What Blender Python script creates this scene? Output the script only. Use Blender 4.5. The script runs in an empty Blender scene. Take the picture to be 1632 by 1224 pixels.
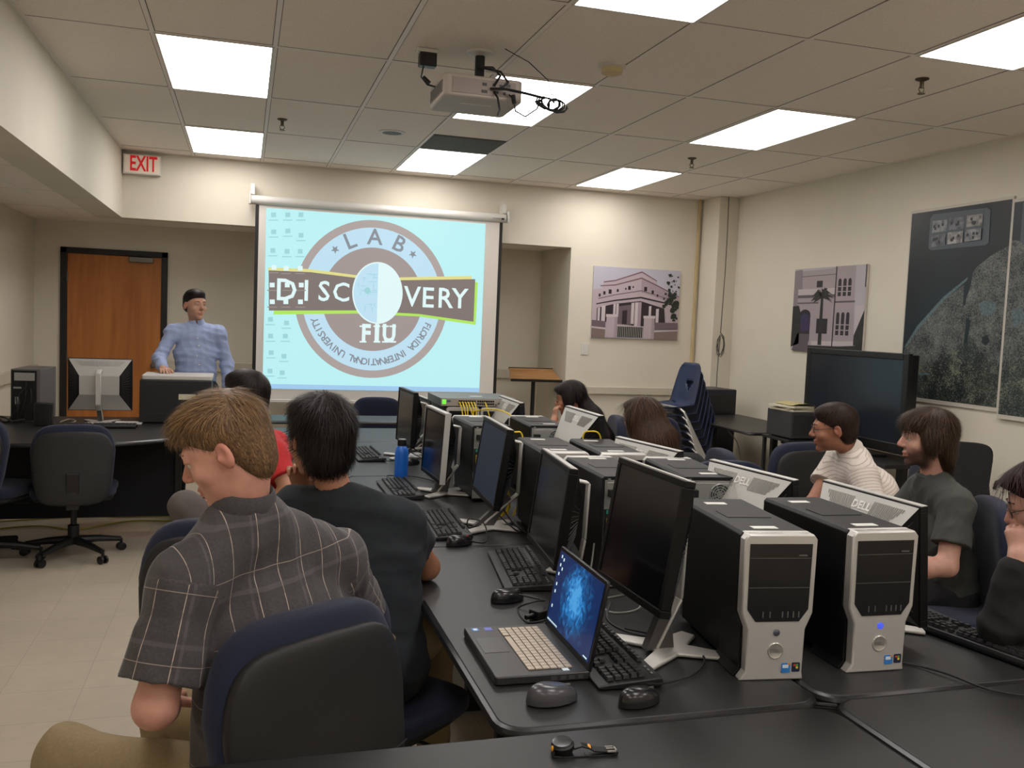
import bpy, bmesh, math, random
import numpy as np
from mathutils import Vector, Matrix, Euler

random.seed(7); np.random.seed(7)
PI = math.pi
scene = bpy.context.scene
COL = scene.collection

# ---------------------------------------------------------------- camera, world, exposure
CAMH = 1.58
cam_d = bpy.data.cameras.new('camera'); cam = bpy.data.objects.new('camera', cam_d); COL.objects.link(cam)
YAW, PITCH, ROLL, FPX = 0.289763207, -0.0689421833, 0.0413006975, 1440.47175
def _cam_axes():
    cy, sy = math.cos(YAW), math.sin(YAW)
    right = Vector((cy, -sy, 0)); fwd = Vector((sy, cy, 0)); up = Vector((0, 0, 1))
    f2 = fwd * math.cos(PITCH) + up * math.sin(PITCH); u2 = up * math.cos(PITCH) - fwd * math.sin(PITCH)
    r1 = right * math.cos(ROLL) + u2 * math.sin(ROLL); u1 = u2 * math.cos(ROLL) - right * math.sin(ROLL)
    return r1, u1, f2
_r, _u, _f = _cam_axes()
cam.matrix_world = Matrix(((_r.x, _u.x, -_f.x, 0), (_r.y, _u.y, -_f.y, 0), (_r.z, _u.z, -_f.z, CAMH), (0, 0, 0, 1)))
cam_d.sensor_width = 36.0; cam_d.lens = 36.0 * FPX / 1632.0; cam_d.clip_start = 0.05
scene.camera = cam
scene.view_settings.view_transform = 'Standard'; scene.view_settings.look = 'None'
scene.view_settings.gamma = 1.0; scene.view_settings.use_curve_mapping = False
scene.view_settings.exposure = 0.16
w = bpy.data.worlds.new('world'); scene.world = w; w.use_nodes = True
w.node_tree.nodes['Background'].inputs[0].default_value = (0.55, 0.5, 0.45, 1)
w.node_tree.nodes['Background'].inputs[1].default_value = 0.02
LIGHT_STRENGTH = 7.8

# ---------------------------------------------------------------- materials
MATS = {}
def _principled(name):
    m = bpy.data.materials.new(name); m.use_nodes = True
    nt = m.node_tree; b = nt.nodes['Principled BSDF']
    return m, nt, b
def lin(c):
    return tuple(((v / 255.0) / 12.92 if v <= 10 else (((v / 255.0) + 0.055) / 1.055) ** 2.4) for v in c) + (1,)
def mat(name, rgb, rough=0.6, metal=0.0, var=0.0, vscale=20, bump=0.0, bscale=200, spec=0.5, coat=0.0, sheen=0.0, coord='Object', stretch=None):
    """rgb in display values 0-255; var = noise colour variation; bump = noise bump strength"""
    if name in MATS: return MATS[name]
    m, nt, b = _principled(name)
    c = lin(rgb)
    b.inputs['Base Color'].default_value = c
    b.inputs['Roughness'].default_value = rough; b.inputs['Metallic'].default_value = metal
    b.inputs['Specular IOR Level'].default_value = spec
    b.inputs['Coat Weight'].default_value = coat
    if sheen:
        b.inputs['Sheen Weight'].default_value = sheen
    if var or bump:
        tc = nt.nodes.new('ShaderNodeTexCoord'); src = tc.outputs[coord]
        if stretch:
            mp = nt.nodes.new('ShaderNodeMapping'); mp.inputs['Scale'].default_value = stretch
            nt.links.new(src, mp.inputs['Vector']); src = mp.outputs[0]
    if var:
        n = nt.nodes.new('ShaderNodeTexNoise'); n.inputs['Scale'].default_value = vscale; n.inputs['Detail'].default_value = 4
        nt.links.new(src, n.inputs['Vector'])
        mr = nt.nodes.new('ShaderNodeMapRange'); mr.inputs[1].default_value = 0.3; mr.inputs[2].default_value = 0.7
        mr.inputs[3].default_value = 1 - var; mr.inputs[4].default_value = 1 + var
        nt.links.new(n.outputs['Fac'], mr.inputs[0])
        mx = nt.nodes.new('ShaderNodeMix'); mx.data_type = 'RGBA'; mx.blend_type = 'MULTIPLY'; mx.inputs[0].default_value = 1
        mx.inputs[6].default_value = c
        nt.links.new(mr.outputs[0], mx.inputs[7]); nt.links.new(mx.outputs[2], b.inputs['Base Color'])
    if bump:
        n2 = nt.nodes.new('ShaderNodeTexNoise'); n2.inputs['Scale'].default_value = bscale; n2.inputs['Detail'].default_value = 3
        nt.links.new(src, n2.inputs['Vector'])
        bp = nt.nodes.new('ShaderNodeBump'); bp.inputs['Strength'].default_value = bump; bp.inputs['Distance'].default_value = 0.004
        nt.links.new(n2.outputs['Fac'], bp.inputs['Height']); nt.links.new(bp.outputs[0], b.inputs['Normal'])
    MATS[name] = m
    return m
def emat(name, rgb, strength=1.0, base=None):
    if name in MATS: return MATS[name]
    m, nt, b = _principled(name)
    c = lin(rgb)
    b.inputs['Base Color'].default_value = lin(base) if base else (0.02, 0.02, 0.02, 1)
    b.inputs['Roughness'].default_value = 0.6
    b.inputs['Emission Color'].default_value = c; b.inputs['Emission Strength'].default_value = strength
    MATS[name] = m
    return m

# ---------------------------------------------------------------- mesh builder
class MB:
    def __init__(self):
        self.v = []; self.f = []; self.mi = []; self.mats = []; self.cur = 0; self.M = Matrix.Identity(4)
    def use(self, m):
        if m not in self.mats: self.mats.append(m)
        self.cur = self.mats.index(m); return self
    def at(self, x=0, y=0, z=0, rx=0, ry=0, rz=0):
        self.M = Matrix.Translation((x, y, z)) @ Euler((rx, ry, rz)).to_matrix().to_4x4(); return self
    def add(self, verts, faces):
        n = len(self.v)
        for p in verts: self.v.append(tuple(self.M @ Vector(p)))
        for f in faces: self.f.append(tuple(n + i for i in f)); self.mi.append(self.cur)
        return self
    def box(self, x0, x1, y0, y1, z0, z1):
        v = [(x0,y0,z0),(x1,y0,z0),(x1,y1,z0),(x0,y1,z0),(x0,y0,z1),(x1,y0,z1),(x1,y1,z1),(x0,y1,z1)]
        return self.add(v, [(0,3,2,1),(4,5,6,7),(0,1,5,4),(1,2,6,5),(2,3,7,6),(3,0,4,7)])
    def cbox(self, cx, cy, cz, sx, sy, sz):
        return self.box(cx-sx/2, cx+sx/2, cy-sy/2, cy+sy/2, cz-sz/2, cz+sz/2)
    def prism(self, poly, a0, a1, axis='z'):
        """poly: list of 2D points CCW; extruded along axis from a0 to a1"""
        def P(u, v, a): return {'z': (u, v, a), 'y': (u, a, v), 'x': (a, u, v)}[axis]
        n = len(poly)
        v = [P(u, w_, a0) for u, w_ in poly] + [P(u, w_, a1) for u, w_ in poly]
        return self.add(v, [tuple(range(n))[::-1], tuple(range(n, 2*n))] + [(i, (i+1) % n, n+(i+1) % n, n+i) for i in range(n)])
    def flat(self, poly, a, axis='y'):
        def P(u, v): return {'z': (u, v, a), 'y': (u, a, v), 'x': (a, u, v)}[axis]
        return self.add([P(*p) for p in poly], [tuple(range(len(poly)))])
    def hexa(self, v8):
        return self.add(v8, [(0,3,2,1),(4,5,6,7),(0,1,5,4),(1,2,6,5),(2,3,7,6),(3,0,4,7)])
    def tube(self, pts, r, n=8, cap=True):
        pts = [Vector(p) for p in pts]; rs = r if isinstance(r, (list, tuple)) else [r]*len(pts)
        rings = []; prev = None
        for i, p in enumerate(pts):
            t = (pts[min(i+1, len(pts)-1)] - pts[max(i-1, 0)])
            if t.length < 1e-9: t = Vector((0, 0, 1))
            t.normalize()
            if prev is None:
                a = Vector((0, 0, 1)) if abs(t.z) < 0.9 else Vector((1, 0, 0))
                s = t.cross(a).normalized()
            else:
                s = (prev - t * prev.dot(t)); s = s.normalized() if s.length > 1e-6 else t.orthogonal().normalized()
            prev = s; b_ = t.cross(s)
            rings.append([p + (s*math.cos(2*PI*k/n) + b_*math.sin(2*PI*k/n))*rs[i] for k in range(n)])
        v = [q for rg in rings for q in rg]; f = []
        for i in range(len(pts)-1):
            for k in range(n): f.append((i*n+k, i*n+(k+1) % n, (i+1)*n+(k+1) % n, (i+1)*n+k))
        if cap: f.append(tuple(range(n))[::-1]); f.append(tuple((len(pts)-1)*n+k for k in range(n)))
        return self.add(v, f)
    def cyl(self, x, y, z0, z1, r0, r1=None, n=20):
        return self.lathe([(r0, z0), (r0 if r1 is None else r1, z1)], n, x, y)
    def lathe(self, prof, n=24, x=0, y=0, cap=True):
        v = [(x+r*math.cos(2*PI*k/n), y+r*math.sin(2*PI*k/n), z) for r, z in prof for k in range(n)]
        f = [(i*n+k, i*n+(k+1) % n, (i+1)*n+(k+1) % n, (i+1)*n+k) for i in range(len(prof)-1) for k in range(n)]
        if cap: f.append(tuple(range(n))[::-1]); f.append(tuple((len(prof)-1)*n+k for k in range(n)))
        return self.add(v, f)
    def ellipsoid(self, c, r, nu=16, nv=10):
        v = []; f = []
        for j in range(1, nv):
            a = -PI/2 + PI*j/nv
            for i in range(nu): v.append((c[0]+r[0]*math.cos(a)*math.cos(2*PI*i/nu), c[1]+r[1]*math.cos(a)*math.sin(2*PI*i/nu), c[2]+r[2]*math.sin(a)))
        b = len(v); v.append((c[0], c[1], c[2]-r[2])); v.append((c[0], c[1], c[2]+r[2]))
        for j in range(nv-2):
            for i in range(nu): f.append((j*nu+i, j*nu+(i+1) % nu, (j+1)*nu+(i+1) % nu, (j+1)*nu+i))
        for i in range(nu):
            f.append((b, (i+1) % nu, i)); f.append((b+1, (nv-2)*nu+i, (nv-2)*nu+(i+1) % nu))
        return self.add(v, f)
    def grid(self, fn, nu, nv, closed_u=False):
        v = [fn(i/(nu-1) if not closed_u else i/nu, j/(nv-1)) for j in range(nv) for i in range(nu)]
        f = []
        for j in range(nv-1):
            for i in range(nu if closed_u else nu-1): f.append((j*nu+i, j*nu+(i+1) % nu, (j+1)*nu+(i+1) % nu, (j+1)*nu+i))
        return self.add(v, f)
    def mesh_in(self, me, M4):
        n = len(self.v)
        for p in me.vertices: self.v.append(tuple(self.M @ (M4 @ p.co)))
        for p in me.polygons: self.f.append(tuple(n+i for i in p.vertices)); self.mi.append(self.cur)
    def build(self, name, m=None, parent=None, smooth=35, bevel=0, seg=2, loc=None):
        me = bpy.data.meshes.new(name); me.from_pydata(self.v, [], self.f); me.update()
        if m is not None and not self.mats: me.materials.append(m)
        else:
            for q in self.mats: me.materials.append(q)
            if self.mats: me.polygons.foreach_set('material_index', self.mi)
        me.validate()
        if smooth is not None:
            me.polygons.foreach_set('use_smooth', [True]*len(me.polygons))
            me.set_sharp_from_angle(angle=math.radians(smooth))
        o = bpy.data.objects.new(name, me); COL.objects.link(o)
        if parent is not None: o.parent = parent
        if loc: o.location = loc
        if bevel:
            b = o.modifiers.new('bevel', 'BEVEL'); b.width = bevel; b.segments = seg; b.limit_method = 'ANGLE'; b.angle_limit = math.radians(40)
            b.harden_normals = False
        return o

def rrect(x0, x1, y0, y1, r, n=5):
    pts = []
    for cx, cy, a0 in ((x1-r, y1-r, 0), (x0+r, y1-r, 90), (x0+r, y0+r, 180), (x1-r, y0+r, 270)):
        for k in range(n+1):
            a = math.radians(a0+90*k/n); pts.append((cx+r*math.cos(a), cy+r*math.sin(a)))
    return pts
def circle(cx, cy, r, n=32, sy=1.0, a0=0, a1=360):
    return [(cx+r*math.cos(math.radians(a0+(a1-a0)*k/n)), cy+r*sy*math.sin(math.radians(a0+(a1-a0)*k/n))) for k in range(n)]
_tc = {}
def text_mesh(s, bold=0.0):
    k = (s, bold)
    if k in _tc: return _tc[k]
    cu = bpy.data.curves.new('t', 'FONT'); cu.body = s; cu.align_x = 'CENTER'; cu.align_y = 'CENTER'; cu.resolution_u = 2
    cu.offset = bold; cu.fill_mode = 'BOTH'
    o = bpy.data.objects.new('t', cu); COL.objects.link(o)
    dg = bpy.context.evaluated_depsgraph_get(); me = bpy.data.meshes.new_from_object(o.evaluated_get(dg))
    bpy.data.objects.remove(o); bpy.data.curves.remove(cu)
    _tc[k] = me; return me
def add_text(mb, s, x, z, size, y=0.0, rot=0.0, sx=1.0, bold=0.0, facing='-y', M=None):
    """text in the XZ plane facing -Y by default; M overrides with a full matrix"""
    me = text_mesh(s, bold)
    base = Matrix.Rotation(rot, 4, 'Z') @ Matrix.Diagonal((size*sx, size, 1, 1))
    if M is None: M = Matrix.Translation((x, y, z)) @ Matrix.Rotation(PI/2, 4, 'X')
    mb.mesh_in(me, M @ base)

# ---------------------------------------------------------------- scene-graph helpers
def thing(name, label, cat, loc=(0, 0, 0), rotz=0.0, group=None):
    o = bpy.data.objects.new(name, None); COL.objects.link(o); o.empty_display_size = 0.1
    o.location = loc; o.rotation_euler = (0, 0, rotz)
    o['label'] = label; o['category'] = cat
    if group: o['group'] = group
    return o
def tag(o, label, cat, group=None):
    o['label'] = label; o['category'] = cat
    if group: o['group'] = group
    return o
def struct(o): o['kind'] = 'structure'; return o
def dup(root, loc, rotz, label, group=None):
    def cp(o, parent):
        c = o.copy(); COL.objects.link(c); c.parent = parent
        for ch in list(o.children): cp(ch, c)
        return c
    r = cp(root, None); r.location = loc; r.rotation_euler = (0, 0, rotz); r['label'] = label
    if group: r['group'] = group
    return r

# ---------------------------------------------------------------- signed-distance modelling (one continuous skin per body)
def V(*a): return np.array(a, dtype=np.float32)
def nrm(a):
    a = np.asarray(a, dtype=np.float64); return a/np.linalg.norm(a)
class Prim:
    def __init__(s, fn, lo, hi, k, op): s.fn = fn; s.lo = np.array(lo); s.hi = np.array(hi); s.k = k; s.op = op
def cap(a, b, ra, rb, k=0.02, op='u'):
    a = np.array(a, float); b = np.array(b, float); ba = b-a; L2 = max(float(ba@ba), 1e-9)
    def fn(P):
        pa = P-a; t = np.clip(pa@ba/L2, 0, 1)
        return np.linalg.norm(pa-t[:, None]*ba, axis=1) - (ra+(rb-ra)*t)
    m = max(ra, rb)
    return Prim(fn, np.minimum(a, b)-m, np.maximum(a, b)+m, k, op)
def acap(a, b, ra, rb, side, ratio, k=0.03, op='u', ratio_b=None):
    """capsule whose section is an ellipse: radius along SIDE, ratio*radius across"""
    a = np.array(a, float); b = np.array(b, float); ba = b-a; L = math.sqrt(max(float(ba@ba), 1e-9)); t_ = ba/L
    s = np.array(side, float); s = s-t_*(s@t_); s /= np.linalg.norm(s); q = np.cross(t_, s)
    rb2 = ratio if ratio_b is None else ratio_b
    def fn(P):
        pa = P-a; h = pa@t_; t = np.clip(h/L, 0, 1); ex = h-t*L
        u = pa@s; w_ = (pa@q); rt = ratio+(rb2-ratio)*t; w2 = w_/rt
        r = ra+(rb-ra)*t
        d = np.sqrt(u*u+w2*w2+(ex/np.maximum(rt, .5))**2)
        g = np.sqrt(u*u+w2*w2/(rt*rt)+1e-9)/np.maximum(np.sqrt(u*u+w2*w2), 1e-6)
        return (d-r)/np.clip(g, 1, 2.5)
    m = max(ra, rb)*max(1, ratio)
    return Prim(fn, np.minimum(a, b)-m, np.maximum(a, b)+m, k, op)
def capcut(a, b, ra, rb, k=0.02, op='u'):
    """capsule cut off square at b: a sleeve with a clean hem"""
    p = cap(a, b, ra, rb, k, op); A_ = np.array(a, float); ba = np.array(b, float)-A_; L = float(np.linalg.norm(ba)); ax = ba/L; f0 = p.fn
    p.fn = lambda P: np.maximum(f0(P), (P-A_)@ax-L)
    return p
def ell(c, r, R=None, k=0.02, op='u'):
    c = np.array(c, float); r = np.array(r, float); Rm = np.eye(3) if R is None else np.array(R, float)
    def fn(P):
        q = (P-c)@Rm
        k0 = np.linalg.norm(q/r, axis=1); k1 = np.linalg.norm(q/(r*r), axis=1)
        return k0*(k0-1)/np.maximum(k1, 1e-6)
    m = r.max()
    return Prim(fn, c-m, c+m, k, op)
def rotm(yaw=0, pitch=0, roll=0):
    return np.array(Matrix.Rotation(yaw, 3, 'Z') @ Matrix.Rotation(pitch, 3, 'X') @ Matrix.Rotation(roll, 3, 'Y'))
def sdf_eval(prims, P, disp=None, skip=None):
    d = np.full(len(P), 1e3)
    for i, pr in enumerate(prims):
        if skip is not None:
            m = skip[i]
            if not m.any(): continue
            idx = np.nonzero(m)[0]; Q = P[idx]; e = pr.fn(Q); dd = d[idx]
        else: idx = None; e = pr.fn(P); dd = d
        k = pr.k
        if pr.op == 'u':
            hh = np.clip(0.5+0.5*(dd-e)/k, 0, 1); r = dd+(e-dd)*hh-k*hh*(1-hh)
            r = np.where(dd > 500, e, r)
        else:
            hh = np.clip(0.5-0.5*(dd+e)/k, 0, 1); r = dd+(-e-dd)*hh+k*hh*(1-hh)
        if idx is None: d = r
        else: d[idx] = r
    if disp is not None: d = d+disp(P)
    return d
def sdf_mesh(prims, h, disp=None):
    un = [p for p in prims if p.op == 'u']
    lo = np.min([p.lo for p in un], axis=0)-4*h; hi = np.max([p.hi for p in un], axis=0)+4*h
    B = 8; nb = np.ceil((hi-lo)/(B*h)).astype(int)+1; n = nb*B
    ci = np.stack(np.meshgrid(*[np.arange(q) for q in nb], indexing='ij'), -1).reshape(-1, 3)
    C = lo+(ci+0.5)*B*h-h/2
    rad = 6.93*h*1.5
    dc = sdf_eval(prims, C)
    keep = np.abs(dc) < rad+0.03
    F = np.empty(tuple(n), dtype=np.float32)
    Fb = F.reshape(nb[0], B, nb[1], B, nb[2], B)
    Fb[:] = np.where(dc < 0, -1.0, 1.0).reshape(nb[0], 1, nb[1], 1, nb[2], 1)
    kb = ci[keep]; kc = C[keep]
    off = np.stack(np.meshgrid(*[np.arange(B)]*3, indexing='ij'), -1).reshape(-1, 3)*h
    prd = [p.fn(kc) < rad+0.05+p.k for p in prims]
    CH = 600
    for s in range(0, len(kb), CH):
        e = min(s+CH, len(kb))
        P = (lo+kb[s:e, None, :]*B*h+off[None]).reshape(-1, 3)
        sk = [np.repeat(q[s:e], B**3) for q in prd]
        d = sdf_eval(prims, P, disp, sk).reshape(-1, B, B, B)
        Fb[kb[s:e, 0], :, kb[s:e, 1], :, kb[s:e, 2], :] = d
    S = F < 0
    cnt = np.zeros(tuple(n-1), dtype=np.int8)
    for dx in (0, 1):
        for dy in (0, 1):
            for dz in (0, 1):
                cnt += S[dx:n[0]-1+dx, dy:n[1]-1+dy, dz:n[2]-1+dz]
    act = np.argwhere((cnt > 0) & (cnt < 8))
    vid = np.full(tuple(n-1), -1, dtype=np.int64); vid[act[:, 0], act[:, 1], act[:, 2]] = np.arange(len(act))
    cr = np.array([(i, j, k) for i in (0, 1) for j in (0, 1) for k in (0, 1)])
    cv = np.stack([F[act[:, 0]+c[0], act[:, 1]+c[1], act[:, 2]+c[2]] for c in cr], 1)
    acc = np.zeros((len(act), 3)); num = np.zeros(len(act))
    for a in range(8):
        for b in range(a+1, 8):
            if np.abs(cr[a]-cr[b]).sum() != 1: continue
            x = (cv[:, a] < 0) != (cv[:, b] < 0)
            t = cv[:, a]/np.where(np.abs(cv[:, a]-cv[:, b]) < 1e-12, 1, cv[:, a]-cv[:, b])
            pt = cr[a]+t[:, None]*(cr[b]-cr[a])
            acc += np.where(x[:, None], pt, 0); num += x
    verts = lo+(act+acc/num[:, None])*h
    quads = []
    for ax in range(3):
        o1, o2 = (ax+1) % 3, (ax+2) % 3
        sl0 = [slice(None)]*3; sl1 = [slice(None)]*3; sl0[ax] = slice(0, -1); sl1[ax] = slice(1, None)
        A = S[tuple(sl0)]; Bv = S[tuple(sl1)]
        idx = np.argwhere(A != Bv)
        idx = idx[(idx[:, o1] > 0) & (idx[:, o2] > 0) & (idx[:, o1] < n[o1]-1) & (idx[:, o2] < n[o2]-1)]
        sg = A[idx[:, 0], idx[:, 1], idx[:, 2]]
        def g(d1, d2):
            q = idx.copy(); q[:, o1] -= d1; q[:, o2] -= d2
            return vid[q[:, 0], q[:, 1], q[:, 2]]
        q4 = np.stack([g(1, 1), g(0, 1), g(0, 0), g(1, 0)], 1)
        q4 = np.where(sg[:, None], q4, q4[:, ::-1])
        quads.append(q4)
    quads = np.concatenate(quads); quads = quads[(quads >= 0).all(1)]
    return verts, quads
def np_object(name, verts, quads, m, parent=None, smooth=True, origin=None, uv=None, cols=None, k=4):
    if origin is not None: verts = verts-np.array(origin)
    me = bpy.data.meshes.new(name)
    me.vertices.add(len(verts)); me.vertices.foreach_set('co', np.asarray(verts, dtype=np.float32).ravel())
    nf = len(quads); me.loops.add(nf*k); me.loops.foreach_set('vertex_index', np.asarray(quads, dtype=np.int32).ravel())
    me.polygons.add(nf); me.polygons.foreach_set('loop_start', np.arange(nf, dtype=np.int32)*k)
    me.update(calc_edges=True)
    if smooth: me.polygons.foreach_set('use_smooth', np.ones(nf, dtype=bool))
    if uv is not None:
        l = me.uv_layers.new(name='UVMap'); l.data.foreach_set('uv', np.asarray(uv, dtype=np.float32)[np.asarray(quads).ravel()].ravel())
    if cols is not None:
        ca = me.color_attributes.new('tint', 'FLOAT_COLOR', 'POINT'); ca.data.foreach_set('color', np.asarray(cols, dtype=np.float32).ravel())
    me.materials.append(m)
    o = bpy.data.objects.new(name, me); COL.objects.link(o)
    if parent is not None: o.parent = parent
    return o
# ================================================================ the room
M_wall = mat('painted_wall', (216, 209, 193), 0.75, var=0.02, vscale=3, bump=0.05, bscale=120)
M_ceil = mat('ceiling_tile', (238, 230, 220), 0.9, var=0.05, vscale=90, bump=0.25, bscale=160)
M_tbar = mat('ceiling_bar', (236, 229, 224), 0.55)
M_black = mat('black_plastic', (14, 14, 15), 0.42, var=0.1, vscale=60)
M_blackm = mat('black_metal', (12, 12, 13), 0.5)
M_white = mat('white_plastic', (215, 212, 205), 0.45)
M_trim = mat('pale_trim', (196, 188, 170), 0.6)

def floor_material():
    m, nt, b = _principled('vinyl_floor')
    tc = nt.nodes.new('ShaderNodeTexCoord')
    br = nt.nodes.new('ShaderNodeTexBrick'); br.offset = 0.0; br.squash = 1.0
    br.inputs['Scale'].default_value = 1.0; br.inputs['Brick Width'].default_value = 0.305; br.inputs['Row Height'].default_value = 0.305
    br.inputs['Mortar Size'].default_value = 0.0012; br.inputs['Mortar Smooth'].default_value = 0.3; br.inputs['Bias'].default_value = 0
    br.inputs['Color1'].default_value = lin((184, 172, 154)); br.inputs['Color2'].default_value = lin((178, 167, 149)); br.inputs['Mortar'].default_value = lin((146, 136, 116))
    nt.links.new(tc.outputs['Object'], br.inputs['Vector'])
    n = nt.nodes.new('ShaderNodeTexNoise'); n.inputs['Scale'].default_value = 9; n.inputs['Detail'].default_value = 8; n.inputs['Roughness'].default_value = 0.7
    nt.links.new(tc.outputs['Object'], n.inputs['Vector'])
    mr = nt.nodes.new('ShaderNodeMapRange'); mr.inputs[1].default_value = .3; mr.inputs[2].default_value = .7; mr.inputs[3].default_value = .93; mr.inputs[4].default_value = 1.05
    nt.links.new(n.outputs['Fac'], mr.inputs[0])
    mx = nt.nodes.new('ShaderNodeMix'); mx.data_type = 'RGBA'; mx.blend_type = 'MULTIPLY'; mx.inputs[0].default_value = 1
    nt.links.new(br.outputs['Color'], mx.inputs[6]); nt.links.new(mr.outputs[0], mx.inputs[7]); nt.links.new(mx.outputs[2], b.inputs['Base Color'])
    b.inputs['Roughness'].default_value = 0.42
    return m
def wood_material(name, c1, c2, scale=(8, 8, 0.6), rough=0.4):
    if name in MATS: return MATS[name]
    m, nt, b = _principled(name)
    tc = nt.nodes.new('ShaderNodeTexCoord'); mp = nt.nodes.new('ShaderNodeMapping'); mp.inputs['Scale'].default_value = scale
    nt.links.new(tc.outputs['Object'], mp.inputs['Vector'])
    n = nt.nodes.new('ShaderNodeTexNoise'); n.inputs['Scale'].default_value = 2.2; n.inputs['Detail'].default_value = 6; n.inputs['Distortion'].default_value = 0.6
    nt.links.new(mp.outputs[0], n.inputs['Vector'])
    cr = nt.nodes.new('ShaderNodeValToRGB'); cr.color_ramp.elements[0].position = .35; cr.color_ramp.elements[1].position = .68
    cr.color_ramp.elements[0].color = lin(c1); cr.color_ramp.elements[1].color = lin(c2)
    nt.links.new(n.outputs['Fac'], cr.inputs[0]); nt.links.new(cr.outputs[0], b.inputs['Base Color']); b.inputs['Roughness'].default_value = rough
    MATS[name] = m; return m

H = 2.986
# floor
struct(MB().box(-3.2, 5.15, -3.1, 10.3, -0.1, 0).build('floor', floor_material(), smooth=None))
# ceiling: tile field over the room, lower tile strip behind the beam, and the T-bar grid
struct(MB().box(-1.09, 5.1, -3.1, 9.05, H, H+0.08).build('ceiling', M_ceil, smooth=None))
struct(MB().box(-2.1, -1.32, -3.1, 10.05, 2.40, 2.48).box(-1.32, 3.27, 9.21, 10.05, 2.40, 2.48).build('ceiling_alcove', M_ceil, smooth=None))
g = MB()
XG = [-0.482+0.6096*i for i in range(0, 9)]; YG = [7.523+1.2192*j for j in range(-8, 2)]
for x in XG: g.box(x-0.012, x+0.012, -3, 8.995, H-0.004, H)
for y in YG: g.box(-1.088, 4.998, y-0.012, y+0.012, H-0.0035, H)
for x in (-1.078, 4.988): g.box(x-0.012, x+0.012, -3, 8.995, H-0.0045, H)
g.box(-1.088, 4.998, 8.975, 8.998, H-0.0045, H)
g.box(-1.612, -1.588, -3, 9.94, 2.396, 2.40)
for k in range(10): g.box(-2.0, -1.33, -1.1+1.2192*k-0.012, -1.1+1.2192*k+0.012, 2.3965, 2.40)
struct(g.build('ceiling_grid', M_tbar, smooth=None))
g = MB()      # dark strips beside the bars, shade of the tile gap painted on
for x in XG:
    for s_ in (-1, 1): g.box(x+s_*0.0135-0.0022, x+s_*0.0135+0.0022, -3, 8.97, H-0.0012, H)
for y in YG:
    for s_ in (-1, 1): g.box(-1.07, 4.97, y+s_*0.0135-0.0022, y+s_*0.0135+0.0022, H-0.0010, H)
struct(g.build('ceiling_gap_shade', mat('gap_shade', (96, 88, 78), .8), smooth=None))
# walls
struct(MB().box(5.0, 5.15, -3.1, 10.3, 0, 3.1).build('wall_right', M_wall, smooth=None))
struct(MB().box(-2.15, -2.0, -3.1, 10.3, 0, 2.5).build('wall_left', M_wall, smooth=None))
struct(MB().box(-2.15, 5.15, -3.15, -3.0, 0, 3.1).build('wall_back', M_wall, smooth=None))
wf = MB().box(3.27, 5.0, 9.0, 10.1, 0, 3.1).box(-1.09, 3.27, 9.0, 9.2, 2.38, 3.1)
struct(wf.build('wall_front', M_wall, smooth=None))
wr = MB().box(-2.15, -1.715, 9.95, 10.1, 0, 2.5).box(-0.81, 3.27, 9.95, 10.1, 0, 2.5).box(-1.715, -0.81, 9.95, 10.1, 2.09, 2.5)
struct(wr.build('wall_alcove', M_wall, smooth=None))
struct(MB().box(-1.33, -1.09, -3.0, 9.2, 2.38, 3.1).build('wall_beam', M_wall, smooth=None))
struct(MB().box(4.77, 5.0, 8.62, 9.0, 0, H).build('wall_chase', M_wall, smooth=None, bevel=0.004))
# surface raceways along the walls (pale metal trunking)
struct(MB().box(3.272, 4.77, 8.955, 9.0, 0.845, 0.925).build('trim_front', M_trim, smooth=None, bevel=0.006))
struct(MB().box(-0.75, 3.268, 9.91, 9.95, 0.93, 1.03).build('trim_alcove', M_trim, smooth=None, bevel=0.006))
struct(MB().box(-2.0, -1.955, 4.0, 9.94, 0.86, 0.96).build('trim_left', M_trim, smooth=None, bevel=0.006))
struct(MB().box(4.93, 5.0, 6.9, 8.6, 0.03, 0.13).build('trim_right', M_trim, smooth=None, bevel=0.006))
struct(MB().box(4.985, 5.0, -3, 6.85, 0, 0.11).build('baseboard_right', M_blackm, smooth=None))
struct(MB().box(3.272, 4.77, 8.985, 9.0, 0, 0.1).build('baseboard_front', M_blackm, smooth=None))
struct(MB().box(-0.76, 3.268, 9.935, 9.95, 0, 0.1).build('baseboard_alcove', M_blackm, smooth=None))
# door
dr = thing('door_1', 'orange brown wooden door in a black metal frame, closed, in the recessed wall', 'door', (-1.262, 9.95, 0)); dr['kind'] = 'structure'
f = MB().box(-0.499, -0.44, -0.03, 0.12, 0, 2.137).box(0.44, 0.499, -0.03, 0.12, 0, 2.137).box(-0.499, 0.499, -0.03, 0.12, 2.08, 2.137)
f.build('door_frame', M_blackm, dr, smooth=None, bevel=0.004)
MB().box(-0.438, 0.438, 0.0, 0.045, 0.008, 2.078).build('door_leaf', wood_material('maple_veneer', (166, 98, 42), (192, 122, 56), (5, 5, 0.5), 0.45), dr, smooth=None)
h_ = MB()
for z in (0.25, 1.05, 1.85): h_.tube([(-0.439, -0.008, z-0.05), (-0.439, -0.008, z+0.05)], 0.008, 10)
h_.build('hinge', mat('hinge_steel', (120, 118, 112), 0.4, 0.9), dr)
MB().box(0.13, 0.36, -0.05, 0.0, 2.02, 2.075).build('door_closer', mat('hinge_steel', (120, 118, 112), 0.4, 0.9), dr, smooth=None, bevel=0.006)
kn = MB(); kn.M = Matrix.Translation((0.375, 0, 0.98)) @ Matrix.Rotation(PI/2, 4, 'X')
kn.lathe([(0.028, 0), (0.028, 0.01), (0.012, 0.015), (0.012, 0.04), (0.027, 0.05), (0.028, 0.065), (0.015, 0.075)], 20)
kn.build('door_knob', mat('hinge_steel', (120, 118, 112), 0.4, 0.9), dr)

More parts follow.
